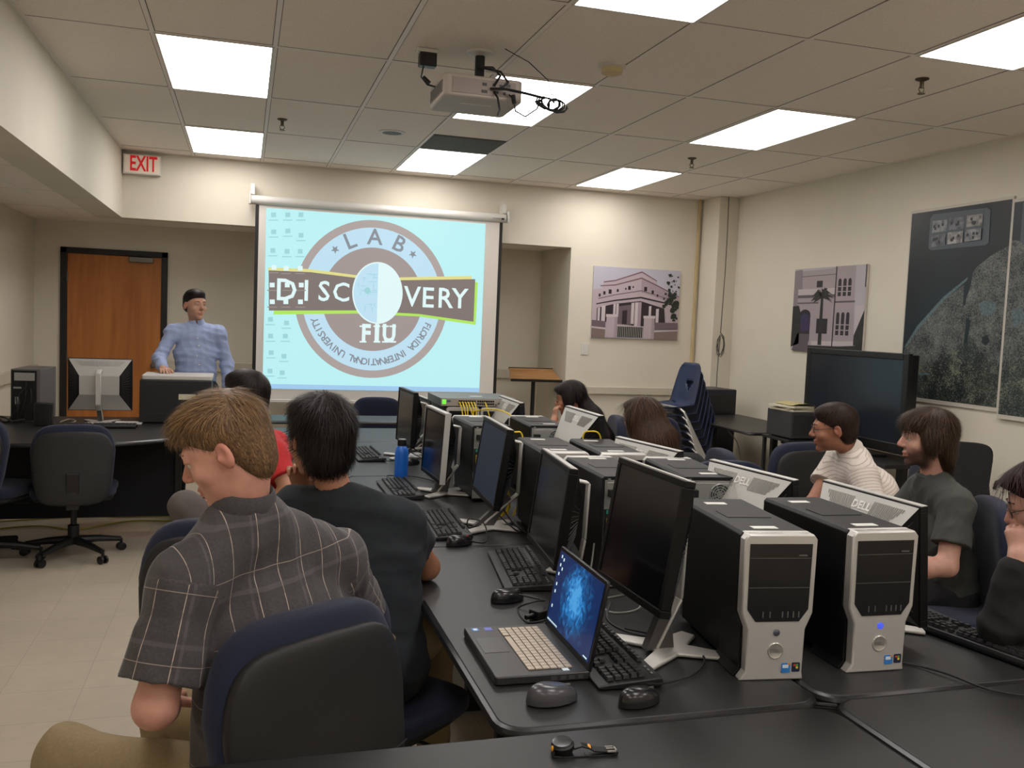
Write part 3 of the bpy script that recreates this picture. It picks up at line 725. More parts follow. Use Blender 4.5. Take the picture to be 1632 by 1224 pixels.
    for a in range(4): q.tube([(0.034*math.cos(a*PI/4+.4), 0.034*math.sin(a*PI/4+.4), 0), (-0.034*math.cos(a*PI/4+.4), -0.034*math.sin(a*PI/4+.4), 0)], 0.0020, 6)
    q.build('fan_guard', M_steel, ps)
    q = MB().box(0.044, 0.074, yr+0.003, yr+0.022, 0.292, 0.316); q.build('power_socket', M_dark, ps, smooth=None, bevel=0.002)
    q = MB().use(M_dark).box(0.020, 0.082, yr+0.001, yr+0.003, 0.120, 0.250).use(mat('port_teal', (40, 120, 110), 0.5)).box(0.056, 0.076, yr+0.003, yr+0.006, 0.235, 0.248).use(mat('port_purple', (110, 80, 150), 0.5)).box(0.02, 0.035, yr+0.003, yr+0.006, 0.235, 0.248)
    q.use(mat('plug_tan', (196, 172, 96), 0.5)).box(0.054, 0.074, yr+0.003, yr+0.026, 0.165, 0.222).use(M_steel)
    for k in range(5): q.box(0.030, 0.045, yr+0.003, yr+0.008, 0.125+k*0.022, 0.138+k*0.022)
    q.use(mat('plug_blue', (50, 80, 160), 0.5)).box(0.015, 0.030, yr+0.003, yr+0.022, 0.13, 0.155).use(mat('plug_teal', (60, 140, 150), 0.5)).box(0.056, 0.074, yr+0.003, yr+0.012, 0.128, 0.15)
    q.build('rear_ports', None, rp, smooth=None)
    q = MB()
    for k in range(5): q.box(-0.07, 0.04, yr+0.001, yr+0.003, 0.034+k*0.017, 0.046+k*0.017)
    for x in (-0.075, 0.07): q.cyl(x, yr+0.002, 0.342, 0.350, 0.005, 0.005, 10)
    q.build('slot_cover', M_steel, rp, smooth=None)
    q = MB()
    for x in (-0.06, 0.06):
        for y in (-0.15, 0.16): q.cyl(x, y, 0.0, 0.013, 0.012, 0.012, 12)
    q.build('foot', M_black, t)
    return t
tw = tower(); used = [False]
GT = 'desktop towers standing on the tables'
def put_tower(x, y, deg, label, rear=False):
    r = math.radians(deg+(180 if rear else 0))
    if not used[0]: tw.location = (x, y, TT); tw.rotation_euler = (0, 0, r); tw['label'] = label; tw['group'] = GT; used[0] = True; return tw
    return dup(tw, (x, y, TT), r, label, GT)
put_tower(1.272, 2.075, -7.0, 'black tower with silver front nearest the laptop, its power button unlit')
t2 = put_tower(1.552, 2.075, -2.5, 'black tower with silver front and a blue lit power button, right of its twin')
for o in t2.children:
    if o.name.startswith('power_button'): o.data = o.data.copy(); o.data.materials[0] = emat('button_blue', (70, 90, 235), 0.7, (60, 70, 160)); o['label'] = 'blue lit power button'
put_tower(1.505, 2.85, -7, 'black tower showing its round rear fan, behind the two silver-fronted towers', True)
put_tower(1.215, 2.88, -3, 'black tower half hidden by the tall nearest monitor, tan plug at its back', True)
put_tower(1.185, 3.385, -4, 'black tower with bright silver lip, behind the second nearest monitor')
put_tower(1.405, 3.345, -4, 'black tower with bright silver lip beside a silver monitor back, right of its twin')
put_tower(1.400, 4.235, -3, 'black tower with a rear fan, beside the monitor of the resting woman', True)
put_tower(1.105, 4.215, 0, 'black tower with green boards showing at its back, in front of the network switch', True)
put_tower(1.172, 5.07, 0, 'left one of the two small silver-fronted towers under the network switch')
put_tower(1.366, 5.07, 0, 'right one of the two small silver-fronted towers under the network switch')

# ---- monitors; local +Y = screen side, origin on the table under the panel
M_stand = mat('stand_silver', (204, 202, 196), 0.4, 0.35); M_bz = mat('monitor_black', (10, 10, 11), 0.45, spec=0.3)
M_scr = mat('lcd_dark', (13, 14, 17), 0.16, spec=0.35)
M_back = mat('monitor_silver', (184, 183, 178), 0.42, 0.25)
def monitor(x, y, rotdeg, w_, h_, cz, label, tilt=5, style='black', lean=0, screen=None, logo=True, base=(0, 0), deep=False, hook=False, group='flat monitors on the tables', arm=True):
    """cz: height of the panel centre above the table"""
    t = thing('computer_monitor', label, 'monitor', (x, y, TT), math.radians(rotdeg), group)
    if deep: style = 'edge'
    R = Matrix.Translation((0, 0, cz)) @ Matrix.Rotation(math.radians(-tilt), 4, 'X').inverted() @ Matrix.Rotation(math.radians(lean), 4, 'Y')
    def mb(): q = MB(); q.M = R.copy(); return q
    bzm = M_bz; D = 0.028
    q = mb().use(bzm)
    b = 0.016
    q.box(-w_/2, w_/2, -D, 0, h_/2-b, h_/2).box(-w_/2, w_/2, -D, 0, -h_/2, -h_/2+b*1.2).box(-w_/2, -w_/2+b, -D, 0, -h_/2+b*1.2, h_/2-b).box(w_/2-b, w_/2, -D, 0, -h_/2+b*1.2, h_/2-b).box(-w_/2+b, w_/2-b, -D, -0.004, -h_/2+b*1.2, h_/2-b)
    q.build('bezel', None, t, smooth=None, bevel=0.002)
    if style in ('silver', 'edge'):
        q = mb(); q.box(-w_/2-0.001, w_/2+0.001, -D+0.004, -0.004, h_/2, h_/2+0.002)
        if style == 'silver': q.box(-w_/2-0.002, -w_/2+0.001, -D+0.002, 0.001, -h_/2, h_/2+0.002).box(w_/2-0.001, w_/2+0.002, -D+0.002, 0.001, -h_/2, h_/2+0.002).box(-w_/2, w_/2, -D, 0.001, h_/2-0.006, h_/2+0.0025)
        q.build('silver_trim', M_back, t, smooth=None)
    q = mb().box(-w_/2+b, w_/2-b, -0.0045, -0.003, -h_/2+b*1.2, h_/2-b)
    q.build('screen', screen or M_scr, t, smooth=None)
    # back: plate and four sloping sides; top and bottom silver, left and right ribbed black
    iw, ih, dd = (w_*0.31, h_*0.18, D+0.048) if not deep else (w_*0.33, h_*0.12, D+0.085)
    O = [(-w_/2+.004, -D, -h_/2+.004), (w_/2-.004, -D, -h_/2+.004), (w_/2-.004, -D, h_/2-.004), (-w_/2+.004, -D, h_/2-.004)]
    I = [(-iw, -dd, -ih), (iw, -dd, -ih), (iw, -dd, ih), (-iw, -dd, ih)]
    q = mb().use(M_back); q.add(O+I, [(4, 5, 6, 7), (3, 7, 6, 2), (0, 1, 5, 4)]); q.use(M_bz); q.add(O+I, [(0, 4, 7, 3), (1, 2, 6, 5)])
    q.build('back_cover', None, t, smooth=None)
    for s in (-1, 1):
        q = mb()
        for k in range(14):
            z = -h_/2+0.03+k*(h_-0.06)/13
            a = 0.12; kz = ih/(h_/2)
            p0 = Vector((s*(w_/2-.006)*(1-a)+s*iw*a, -D-(dd-D)*a-.001, z*(1-a+a*kz))); p1 = Vector((s*(w_/2)*(0.15)+s*iw*0.85, -D-(dd-D)*0.85-.001, z*(.15+.85*kz)))
            q.tube([p0, p1], 0.0018, 4)
        q.build('side_rib', mat('rib_grey', (34, 34, 35), .5), t, smooth=None)
    # thin grey vent ridges and raised lettering on the top slope
    q = mb(); n = 42; halves = []
    for k in range(n):
        if logo and k == n//2: q.build('vent_slot', mat('vent_grey', (150, 149, 144), 0.6), t, smooth=None); q = mb()
        u = -0.40+0.80*k/(n-1)
        if logo and abs(u) < 0.10: continue
        def S(u_, v_): # v 0 at outer edge, 1 at plate
            return Vector((u_*w_*(1-v_)+u_*2*iw*v_*1.0, -D-(dd-D)*v_-0.0012, (h_/2-.004)*(1-v_)+ih*v_))
        v0, v1 = (0.10, 0.42) if deep else (0.12, 0.42)
        if abs(u) > 0.34: v1 = v0+(v1-v0)*(0.42-abs(u))/0.08
        q.tube([S(u, v0), S(u, v1)], 0.0015, 4)
    q.build('vent_slot', mat('vent_grey', (150, 149, 144), 0.6), t, smooth=None)
    if logo:
        n_ = Vector((0, -(h_/2-ih), (dd-D))).normalized() if False else None
        e1 = Vector((1, 0, 0)); e2 = (Vector((0, -D, h_/2))-Vector((0, -dd, ih))).normalized(); e3 = e1.cross(e2)
        c = Vector((0, -D-(dd-D)*0.27, (h_/2)*0.73+ih*0.27))+e3*0.0015
        M4 = R @ Matrix(((e1.x, e2.x, e3.x, c.x), (e1.y, e2.y, e3.y, c.y), (e1.z, e2.z, e3.z, c.z), (0, 0, 0, 1)))
        q = MB(); add_text(q, 'DELL', 0, 0, 0.034, M=M4, bold=0.02); q.build('back_lettering', mat('emboss_silver', (222, 220, 214), 0.35, 0.3), t, smooth=None)
    # stand
    if arm:
        aw = 0.018; bs = base[1]; yb = -dd-0.004
        zt = cz+(h_*0.24 if not deep else (.05 if hook else -0.03))
        path = [(0.02+bs, 0.012), (yb-0.050, 0.14), (yb-0.056, zt), (yb+(0.03 if not deep else -.03), zt+0.018)]
        th = 0.009; q = MB()
        for k in range(3):
            (y0, z0), (y1, z1) = path[k], path[k+1]
            d = Vector((0, y1-y0, z1-z0)).normalized(); nn = Vector((0, d.z, -d.y))*th/2
            A, B2 = Vector((0, y0, z0)), Vector((0, y1, z1)); X = Vector((aw, 0, 0))
            q.hexa([A-X-nn, A+X-nn, A+X+nn, A-X+nn, B2-X-nn, B2+X-nn, B2+X+nn, B2-X+nn])
        q.build('stand_arm', M_stand, t, bevel=0.004)
        q = MB().prism([(0.05+bs, 0.01), (-0.03+bs, 0.01), (yb-0.02, 0.12), (yb-0.005, 0.14)], -0.014, 0.014, 'x'); q.build('stand_core', mat('stand_dark', (74, 72, 70), 0.5), t, smooth=None)
    fp = [(-0.125, 0.085), (-0.09, 0.105), (-0.02, 0.03), (0.02, 0.03), (0.09, 0.105), (0.125, 0.085), (0.055, -0.02), (0.10, -0.115), (0.06, -0.135), (0, -0.075), (-0.06, -0.135), (-0.10, -0.115), (-0.055, -0.02)][::-1]
    fp = [(a_, b_+base[1]) for a_, b_ in fp]
    MB().prism(fp, 0.002, 0.013).build('stand_base', M_stand, t, bevel=0.004)
    return t
def M_(cx, cy, cz, r, *a, **k): return monitor(cx, cy, r, *a[:2], cz-TT, *a[2:], **k)
scr_blue = emat('lcd_blue_glow', (52, 76, 104), 0.16, (12, 13, 16)); 
M_(.972, 2.085, 1.058, 92, .372, .332, 'tall dark-screened monitor nearest the camera, behind the laptop', tilt=9, style='edge', base=(0, -.085))
M_(.951, 2.739, .99, 83.6, .42, .315, 'black monitor facing left, second nearest the camera beyond the laptop', tilt=7, style='edge', base=(0, -.13))
M_(.955, 3.497, 1.015, 86.6, .46, .315, 'bluish-screened monitor on a silver stand, above a keyboard and mouse', tilt=8, style='edge', screen=scr_blue)
M_(.872, 4.211, .985, 91.7, .405, .325, 'silver-framed monitor left of the towers with green boards', tilt=3, style='silver', base=(0, -.05))
M_(.93, 5.35, .985, 93, .41, .325, 'black monitor with its edge to the screen, farthest of the left row', tilt=2, style='black')
M_(1.10, 5.70, .925, 93, .40, .29, 'monitor half hidden behind the farthest monitor of the left row', tilt=2, style='edge', logo=False)
M_(1.775, 2.18, .965, 93, .40, .335, 'silver-backed monitor beside the bearded man in the grey shirt', tilt=5, style='black', deep=True)
M_(1.625, 2.585, .965, 99, .41, .335, 'silver-backed monitor beside the man in the striped polo', tilt=5, deep=True, hook=True)
M_(1.565, 3.25, .955, 101, .42, .335, 'silver-backed monitor below the woman with long brown hair', tilt=5, deep=True)
M_(1.52, 3.84, 1.02, 90, .43, .34, 'silver-backed monitor beside the dark-haired woman in red', tilt=5, deep=True)
M_(1.435, 4.72, .99, 89, .43, .335, 'silver-backed monitor touching the right end of the network switch', tilt=5, deep=True)
for nm in ('monitor',): pass
M_(-.97, 6.98, 1.015, 0, .42, .37, 'silver-backed monitor on the presenter table in front of the wooden door', tilt=2, logo=False)
for o in list(scene.objects):    # the right-hand monitors face their users: turn them round
    if o.get('category') == 'monitor' and 'silver-backed' in o['label'] and 'presenter' not in o['label']:
        o.rotation_euler.z += PI

# ---- network switch and its yellow cables
t = thing('network_switch', 'flat grey network switch with green light lying across two towers', 'network switch', (1.262, 5.03, TT+THh+0.004))
MB().box(-0.22, 0.22, -0.18, 0.19, 0, 0.044).build('case', mat('switch_grey', (88, 96, 96), 0.45, 0.2), t, smooth=None, bevel=0.002)
MB().box(-0.218, 0.218, -0.183, -0.18, 0.002, 0.042).build('front_panel', mat('switch_panel', (160, 152, 140), 0.45, 0.2), t, smooth=None)
q = MB()
for k in range(16):
    x = -0.12+k*0.0125+(0.006 if k > 7 else 0)
    q.box(x, x+0.010, -0.185, -0.183, 0.024, 0.034); q.box(x, x+0.010, -0.185, -0.183, 0.009, 0.019)
for k in range(8): q.box(0.09+k*0.0155, 0.098+k*0.0155, -0.185, -0.183, 0.008+(k % 2)*0.006, 0.014+(k % 2)*0.006)
q.build('port', M_dark, t, smooth=None)
MB().box(-0.212, -0.192, -0.186, -0.183, 0.012, 0.036).build('status_light', emat('led_green', (110, 230, 60), 1.2, (40, 120, 20)), t, smooth=None)
MB().box(-0.185, -0.165, -0.185, -0.183, 0.022, 0.034).build('front_label', mat('switch_label', (70, 80, 110), 0.5), t, smooth=None)
MB().box(-0.02, 0.05, -0.05, -0.02, 0.044, 0.045).build('asset_label', M_label, t, smooth=None)
rr = random.Random(11)
for k in range(7):
    x = 1.262-0.116+k*0.0165 if k < 6 else 1.262+0.03
    x2 = x+0.01+rr.uniform(0, 0.03)
    cable('patch_cable', [(x, 4.85, 1.125), (x, 4.825, 1.118), (x+0.004, 4.80, 1.09), (x2-0.01, 4.79, 1.03), (x2, 4.79, 0.95), (x2+rr.uniform(-.02, .02), 4.80, 0.85), (x2+rr.uniform(-.05, .05), 4.78, 0.745)], 0.0032, M_yel, 'yellow patch cable hanging from the network switch ports', 'cable', 'yellow patch cables from the network switch')
cable('loop_cable', [(1.20, 4.78, 1.08), (1.25, 4.6, 1.112), (1.30, 4.5, 1.112), (1.33, 4.42, 1.07), (1.27, 4.40, 0.9), (1.2, 4.6, 0.746)], 0.0035, M_yel, 'yellow cable looping over the table in front of the switch')
cable('loop_cable', [(1.10, 3.68, .745), (1.09, 3.66, .95), (1.09, 3.64, 1.09), (1.11, 3.63, 1.115), (1.14, 3.63, 1.09), (1.16, 3.64, .9), (1.12, 3.66, .75)], 0.0035, M_yel, 'yellow cable looping up behind the bluish monitor stand')
cable('loop_cable', [(1.42, 3.60, .96), (1.40, 3.60, 1.10), (1.43, 3.59, 1.125), (1.48, 3.60, 1.10), (1.50, 3.62, .95)], 0.0035, M_yel, 'yellow cable arching above the tower beside the silver monitor back')
cable('loop_cable', [(1.0, 3.62, .746), (1.04, 3.55, .78), (1.03, 3.55, .86), (1.06, 3.58, .90), (1.09, 3.62, .8), (1.06, 3.66, .746)], 0.005, M_yel, 'thick yellow cable coiled low behind the bluish monitor')

# ---- keyboards
M_key = mat('key_black', (34, 34, 36), 0.5); M_kb = mat('keyboard_black', (22, 22, 24), 0.5)
def keyboard():
    t = thing('keyboard', '', 'keyboard')
    MB().prism([(-0.078, 0.002), (0.078, 0.002), (0.082, 0.012), (0.078, 0.024), (-0.06, 0.014), (-0.082, 0.010)], -0.228, 0.228, 'x').build('body', M_kb, t, bevel=0.003)
    q = MB()
    def key(x, y, w_=0.0165, d=0.0165):
        z = 0.0155+(y+0.06)*0.075
        q.hexa([(x-w_/2, y-d/2, z), (x+w_/2, y-d/2, z), (x+w_/2, y+d/2, z+.001), (x-w_/2, y+d/2, z+.001), (x-w_/2+.002, y-d/2+.002, z+.008), (x+w_/2-.002, y-d/2+.002, z+.008), (x+w_/2-.002, y+d/2-.002, z+.009), (x-w_/2+.002, y+d/2-.002, z+.009)])
    for r in range(5):
        y = 0.032-r*0.0195
        if r == 4:
            for x, w_ in ((-.21, .022), (-.185, .02), (-.162, .02), (-.085, .125), (-.008, .02), (.016, .02), (.04, .022)): key(x, y, w_)
        else:
            for k in range(14): key(-0.212+k*0.0192+(0.002*r), y)
        for k in range(3):
            if r in (0, 1) or (r == 4) or (r == 3 and k == 1): key(0.078+k*0.0192, y)
        for k in range(4): key(0.148+k*0.0192, y)
    for k in range(13): key(-0.212+k*0.0205+(0.006*(k//4)), 0.062, .0165, .013)
    for k in range(3): key(0.078+k*0.0192, 0.062, .0165, .013)
    q.build('keys', M_key, t, smooth=None)
    q = MB()
    for k in range(3): q.box(0.155+k*0.02, 0.163+k*0.02, 0.06, 0.064, 0.0245, 0.026)
    q.build('indicator', mat('indicator_grey', (130, 130, 126), 0.5), t, smooth=None)
    return t
kb = keyboard(); kb['group'] = 'black keyboards on the tables'
def put_kb(x, y, deg, label, z=TT, first=[True]):
    if first[0]: kb.location = (x, y, z); kb.rotation_euler = (0, 0, math.radians(deg)); kb['label'] = label; first[0] = False
    else: dup(kb, (x, y, z), math.radians(deg), label)
put_kb(.885, 2.10, -92, 'black keyboard wedged behind the open laptop screen')
put_kb(.905, 2.86, -98, 'black keyboard between the laptop and the second monitor')
put_kb(.785, 3.53, -93, 'black keyboard beside the dark-shirted man, in front of the bluish monitor')
put_kb(.735, 4.30, -90, 'black keyboard partly hidden behind the blue water bottle')
put_kb(.715, 5.40, -88, 'black keyboard alone on the teal-lit far table of the left row')
put_kb(1.985, 1.98, 102, 'black keyboard at the right edge under the leaning woman\'s elbow')
put_kb(-.93, 6.72, 180, 'black keyboard on the presenter table below the silver-backed monitor')

# ---- mice
def mouse_mesh():
    q = MB()
    def fn(u, v):
        a = 2*PI*u; b = v*PI/2
        r = math.cos(b)**0.55; x = 0.031*r*math.cos(a)*(1-0.12*math.sin(a)*0.5); y = 0.056*r*math.sin(a)
        z = 0.004+0.034*(math.sin(b)**0.85)*(1-0.22*(y/0.056))
        return (x*(1-0.10*abs(math.sin(a))), y, z)
    q.grid(fn, 28, 9, closed_u=True); q.grid(lambda u, v: (0.031*math.cos(2*PI*u)*v*.97, 0.056*math.sin(2*PI*u)*v*.97, 0.0005+0.0035*v), 28, 3, closed_u=True)
    return q
M_mouse = mat('mouse_black', (30, 30, 32), 0.22)
def mouse(x, y, deg, label, m=M_mouse, s=1.0, red=False):
    t = thing('computer_mouse', label, 'mouse', (x, y, TT), math.radians(deg), 'computer mice on the tables'); t.scale = (s, s, s)
    mouse_mesh().build('shell', m, t, smooth=60)
    MB().cbox(0, 0.03, 0.0295, 0.006, 0.02, 0.008).build('scroll_wheel', mat('wheel_grey', (70, 66, 64), 0.5) if not red else mat('wheel_red', (150, 40, 36), 0.4), t, smooth=None, bevel=0.002)
    return t
mouse(.672, 1.842, -82, 'grey cordless mouse beside the front corner of the laptop', mat('mouse_grey', (66, 66, 70), 0.25), 1.12)
mouse(.862, 1.795, -74, 'black corded mouse nearest the front edge, right of the grey mouse')
mouse(.775, 2.556, -75, 'glossy black mouse between the laptop and the elbow of the dark-shirted man')
mouse(.785, 3.235, -70, 'black mouse with a red light at the end of the keyboard', red=True)
mouse(.93, 5.08, -70, 'small black mouse on the far table behind the bottle')
# cables on the tables
cable('mouse_cable', [(.895, 1.83, .77), (.96, 1.87, .75), (1.07, 1.92, .748), (1.14, 2.02, .75), (1.10, 2.16, .748), (1.02, 2.24, .75)], .0028, M_blk, 'thin black mouse cable curving past the nearest monitor base')
cable('mouse_cable', [(.80, 2.52, .77), (.85, 2.44, .775), (.80, 2.36, .80), (.755, 2.38, .775), (.77, 2.33, .75), (.86, 2.36, .752)], .0028, M_blk, 'thin black cable looping between the glossy mouse and the laptop')
cable('mouse_cable', [(.82, 3.21, .76), (.89, 3.24, .748), (.90, 3.32, .80), (.86, 3.40, .80), (.88, 3.46, .75), (1.0, 3.62, .75)], .0028, M_blk, 'thin black cable between the mouse with red light and the bluish monitor')
cable('keyboard_cable', [(.72, 4.54, .76), (.73, 4.66, .75), (.80, 4.66, .75), (.88, 4.62, .75), (.95, 4.5, .748)], .003, M_blk, 'thin black cable by the blue bottle')
cable('keyboard_cable', [(.76, 5.2, .75), (.82, 5.14, .75), (.9, 5.2, .75), (1.0, 5.22, .75)], .003, M_blk, 'thin black cable from the far keyboard to the monitor base')
cable('table_cable', [(1.63, 1.90, .745), (1.67, 1.86, .745), (1.70, 1.79, .748), (1.73, 1.70, .746), (1.80, 1.645, .746), (1.92, 1.60, .746)], .0028, M_blk, 'thin black cable crossing the seam between tables at lower right')
cable('monitor_cable', [(1.01, 2.32, .80), (.98, 2.27, .77), (1.0, 2.20, .76), (1.06, 2.16, .755), (1.12, 2.2, .76), (1.16, 2.32, .76), (1.13, 2.45, .8)], .004, M_blk, 'thick black cable tangled behind the laptop screen')
cable('monitor_cable', [(1.0, 2.42, .79), (1.02, 2.35, .76), (1.1, 2.33, .77), (1.13, 2.4, .79), (1.08, 2.48, .76), (1.0, 2.47, .752)], .004, mat('grey_cord', (110, 108, 104), 0.5), 'grey cord coiled under the nearest monitor')
cable('monitor_cable', [(1.09, 2.66, 0.88), (1.06, 2.6, .83), (1.02, 2.52, .78), (1.04, 2.45, .755)], .003, mat('grey_cord', (110, 108, 104), 0.5), 'grey cord running down from the tower with the tan plug')
for k, (dx, dz) in enumerate(((0, 0), (.02, .02), (-.01, .035))):
    cable('monitor_cable', [(.96+dx, 5.3, .78+dz), (1.02+dx, 5.15, .76+dz), (1.08+dx, 5.05, .75), (1.07+dx, 4.95, .75)], .0028, M_blk, 'thin cable in the tangle below the farthest monitors', group='cables below the farthest monitors')
for k, (dx, dz) in enumerate(((0, 0), (.025, .02))):
    cable('monitor_cable', [(1.0+dx, 3.5, .80+dz), (1.03+dx, 3.44, .77), (1.06+dx, 3.36, .75), (1.09+dx, 3.42, .75)], .003, M_blk, 'black cable bunched under the bluish monitor', group='cables under the bluish monitor')
# adapter block by the laptop
t = thing('cable_adapter', 'small black adapter block beside the laptop hinge', 'adapter', (.84, 2.40, TT+0.001), 0.5)
MB().box(-0.045, 0.045, -0.02, 0.02, 0, 0.026).build('block', M_black, t, smooth=None, bevel=0.004)
MB().tube([(-0.045, 0, .013), (-0.075, 0, .012)], .007, 10).tube([(0.045, 0, .013), (0.09, 0.01, .006)], .003, 8).build('plug', M_black, t)
# corner cable hole at the meeting of the four tables
q = MB()
for k in range(4): q.tube([(1.245+0.0, 1.80-.0, TT-.03-k*.006), (1.285, 1.735+.004*k, TT-.010-k*.007), (1.325, 1.725+.003*k, TT-.012-k*.007), (1.36, 1.75, TT-.04)], .0045, 7)
tag(q.build('corner_cables', M_blk, None), 'black cables bunched in the gap where four tables meet', 'cable')

# ---- laptop
t = thing('laptop', 'open black laptop with silver keys and a glowing blue desktop', 'laptop', (.69, 2.115, TT+.002), math.radians(-91))
LW, LD = 0.345, 0.235
MB().prism(rrect(-LW/2, LW/2, -LD/2, LD/2, 0.01), 0.0, 0.020).build('base', mat('laptop_black', (44, 43, 43), 0.42), t, bevel=0.003)
MB().box(-LW/2+.028, LW/2-.028, -0.030, LD/2-.040, 0.020, 0.0206).build('keyboard_deck', mat('deck_black', (26, 25, 25), 0.5), t, smooth=None)
q = MB()
for r in range(6):
    for k in range(15):
        x = -0.135+k*0.0193; y = -0.022+r*0.0185
        if r == 0 and 3 <= k <= 7:
            if k == 3: q.box(-0.0785, 0.012, y-.0075, y+.0075, .0206, .0235)
            continue
        q.box(x-.0085, x+.0085, y-.0078, y+.0078, .0206, .0235)
q.build('keys', mat('key_champagne', (178, 164, 146), 0.4, 0.3), t, smooth=None)
MB().box(-0.085, 0.02, -LD/2+.012, -0.042, .020, .0208).build('touchpad', mat('pad_black', (36, 35, 36), 0.3), t, smooth=None)
q = MB().use(mat('sticker_blue', (52, 120, 190), 0.4)).box(-LW/2+.012, -LW/2+.034, -LD/2+.018, -LD/2+.036, .020, .0207).use(mat('sticker_indigo', (88, 92, 190), 0.4)).box(-LW/2+.012, -LW/2+.034, -LD/2+.052, -LD/2+.072, .020, .0207).use(mat('sticker_white', (210, 225, 235), 0.4)).box(-LW/2+.016, -LW/2+.030, -LD/2+.022, -LD/2+.032, .0207, .0210).box(LW/2-.03, LW/2-.014, LD/2-.066, LD/2-.05, .020, .0207)
q.build('palm_sticker', None, t, smooth=None)
q = MB()
for k in range(4): q.box(LW/2-.001, LW/2+.001, LD/2-.10+k*.022, LD/2-.086+k*.022, .005, .014)
q.build('side_ports', mat('port_metal', (90, 90, 90), .4, .6), t, smooth=None)
Rl = Matrix.Translation((0, LD/2-.008, .016)) @ Matrix.Rotation(math.radians(-10), 4, 'X')
def lm(): q = MB(); q.M = Rl.copy(); return q
lm().prism(rrect(-LW/2, LW/2, 0.0, 0.222, 0.008), -0.001, 0.008, 'y').build('lid', mat('laptop_bezel', (20, 20, 22), .35), t, bevel=0.002)
def laptop_screen():
    m, nt, b = _principled('desktop_wallpaper')
    tc = nt.nodes.new('ShaderNodeTexCoord'); sp = nt.nodes.new('ShaderNodeSeparateXYZ'); nt.links.new(tc.outputs['Generated'], sp.inputs[0])
    mp = nt.nodes.new('ShaderNodeMapping'); mp.inputs['Scale'].default_value = (7, 1, 3); nt.links.new(tc.outputs['Generated'], mp.inputs['Vector'])
    n = nt.nodes.new('ShaderNodeTexNoise'); n.inputs['Scale'].default_value = 2.2; n.inputs['Detail'].default_value = 9; n.inputs['Distortion'].default_value = 1.4; nt.links.new(mp.outputs[0], n.inputs['Vector'])
    m2 = nt.nodes.new('ShaderNodeMapping'); m2.inputs['Location'].default_value = (-0.52, -0.5, -0.55); nt.links.new(tc.outputs['Generated'], m2.inputs['Vector'])
    m3 = nt.nodes.new('ShaderNodeMapping'); m3.inputs['Scale'].default_value = (2.7, 0.01, 1.75); nt.links.new(m2.outputs[0], m3.inputs['Vector'])
    ln_ = nt.nodes.new('ShaderNodeVectorMath'); ln_.operation = 'LENGTH'; nt.links.new(m3.outputs[0], ln_.inputs[0])
    ad = nt.nodes.new('ShaderNodeMath'); ad.operation = 'MULTIPLY_ADD'; ad.inputs[1].default_value = -1.5; ad.inputs[2].default_value = 1.55; nt.links.new(ln_.outputs['Value'], ad.inputs[0])
    a2 = nt.nodes.new('ShaderNodeMath'); a2.operation = 'MULTIPLY_ADD'; a2.inputs[1].default_value = 2.4; nt.links.new(n.outputs['Fac'], a2.inputs[0])
    a3 = nt.nodes.new('ShaderNodeMath'); a3.operation = 'SUBTRACT'; a3.inputs[1].default_value = 1.35; nt.links.new(ad.outputs[0], a3.inputs[0]); nt.links.new(a3.outputs[0], a2.inputs[2])
    cr = nt.nodes.new('ShaderNodeValToRGB'); nt.links.new(a2.outputs[0], cr.inputs[0])
    e = cr.color_ramp.elements; e[0].position = 0.0; e[0].color = lin((8, 42, 92)); e[1].position = 1.0; e[1].color = lin((80, 170, 235))
    x = cr.color_ramp.elements.new(.45); x.color = lin((18, 84, 140)); x = cr.color_ramp.elements.new(.8); x.color = lin((40, 130, 205))
    nt.links.new(cr.outputs[0], b.inputs['Emission Color']); b.inputs['Emission Strength'].default_value = 0.75; b.inputs['Base Color'].default_value = (0.01, 0.01, 0.015, 1); b.inputs['Roughness'].default_value = .3
    return m
sc_ = lm().box(-LW/2+.012, LW/2-.012, -0.0022, -0.001, 0.020, 0.211).build('screen', laptop_screen(), t, smooth=None)
q = lm(); q.use(e_wht)
for (a, b_) in ((-.145, .195), (-.145, .172), (-.145, .148), (-.145, .12), (-.128, .19), (-.128, .165), (-.145, .10), (-.145, .06)): q.box(a, a+.006, -.0028, -.0022, b_, b_+.008)
for k in range(9): q.box(-.155+k*.009, -.150+k*.009, -.0028, -.0022, .024, .028)
q.box(.125, .15, -.0028, -.0022, .024, .027); q.build('desktop_icons', None, sc_, smooth=None)

# ---- wristwatch
t = thing('wristwatch', 'black rubber wristwatch with amber dots lying on the nearest table', 'wristwatch', (.655, 1.595, TT+.001), math.radians(-6))
MB().at(-.042, .012, .012, 0.12, -0.15).lathe([(0.019, -.010), (0.022, -.004), (0.0225, .006), (0.019, .010)], 28).build('case', M_black, t)
b_ = MB().at(-.042, .012, .012, 0.12, -0.15).lathe([(0.0205, .008), (0.019, .0125), (0.0165, .012)], 28).build('bezel_ring', mat('watch_steel', (86, 88, 90), 0.25, 0.8), t)
MB().at(-.042, .012, .012, 0.12, -0.15).cyl(0, 0, .0105, .0112, .0165, .0165, 28).build('dial', mat('dial_dark', (40, 46, 46), 0.15), t)
q = MB()
def strap(P, w_):
    for i in range(len(P)-1):
        (x0, z0), (x1, z1) = P[i], P[i+1]
        q.hexa([(x0, -w_, z0-.0018), (x1, -w_, z1-.0018), (x1, w_, z1-.0018), (x0, w_, z0-.0018), (x0, -w_, z0+.0018), (x1, -w_, z1+.0018), (x1, w_, z1+.0018), (x0, w_, z0+.0018)])
strap([(-.024, .016), (-.008, .020), (.006, .016), (.016, .010), (.05, .006), (.062, .004)], .009)
strap([(-.062, .010), (-.066, .002), (-.045, .0), (.0, .0), (.05, .0), (.064, .002), (.066, .005), (.058, .008)], .0095)
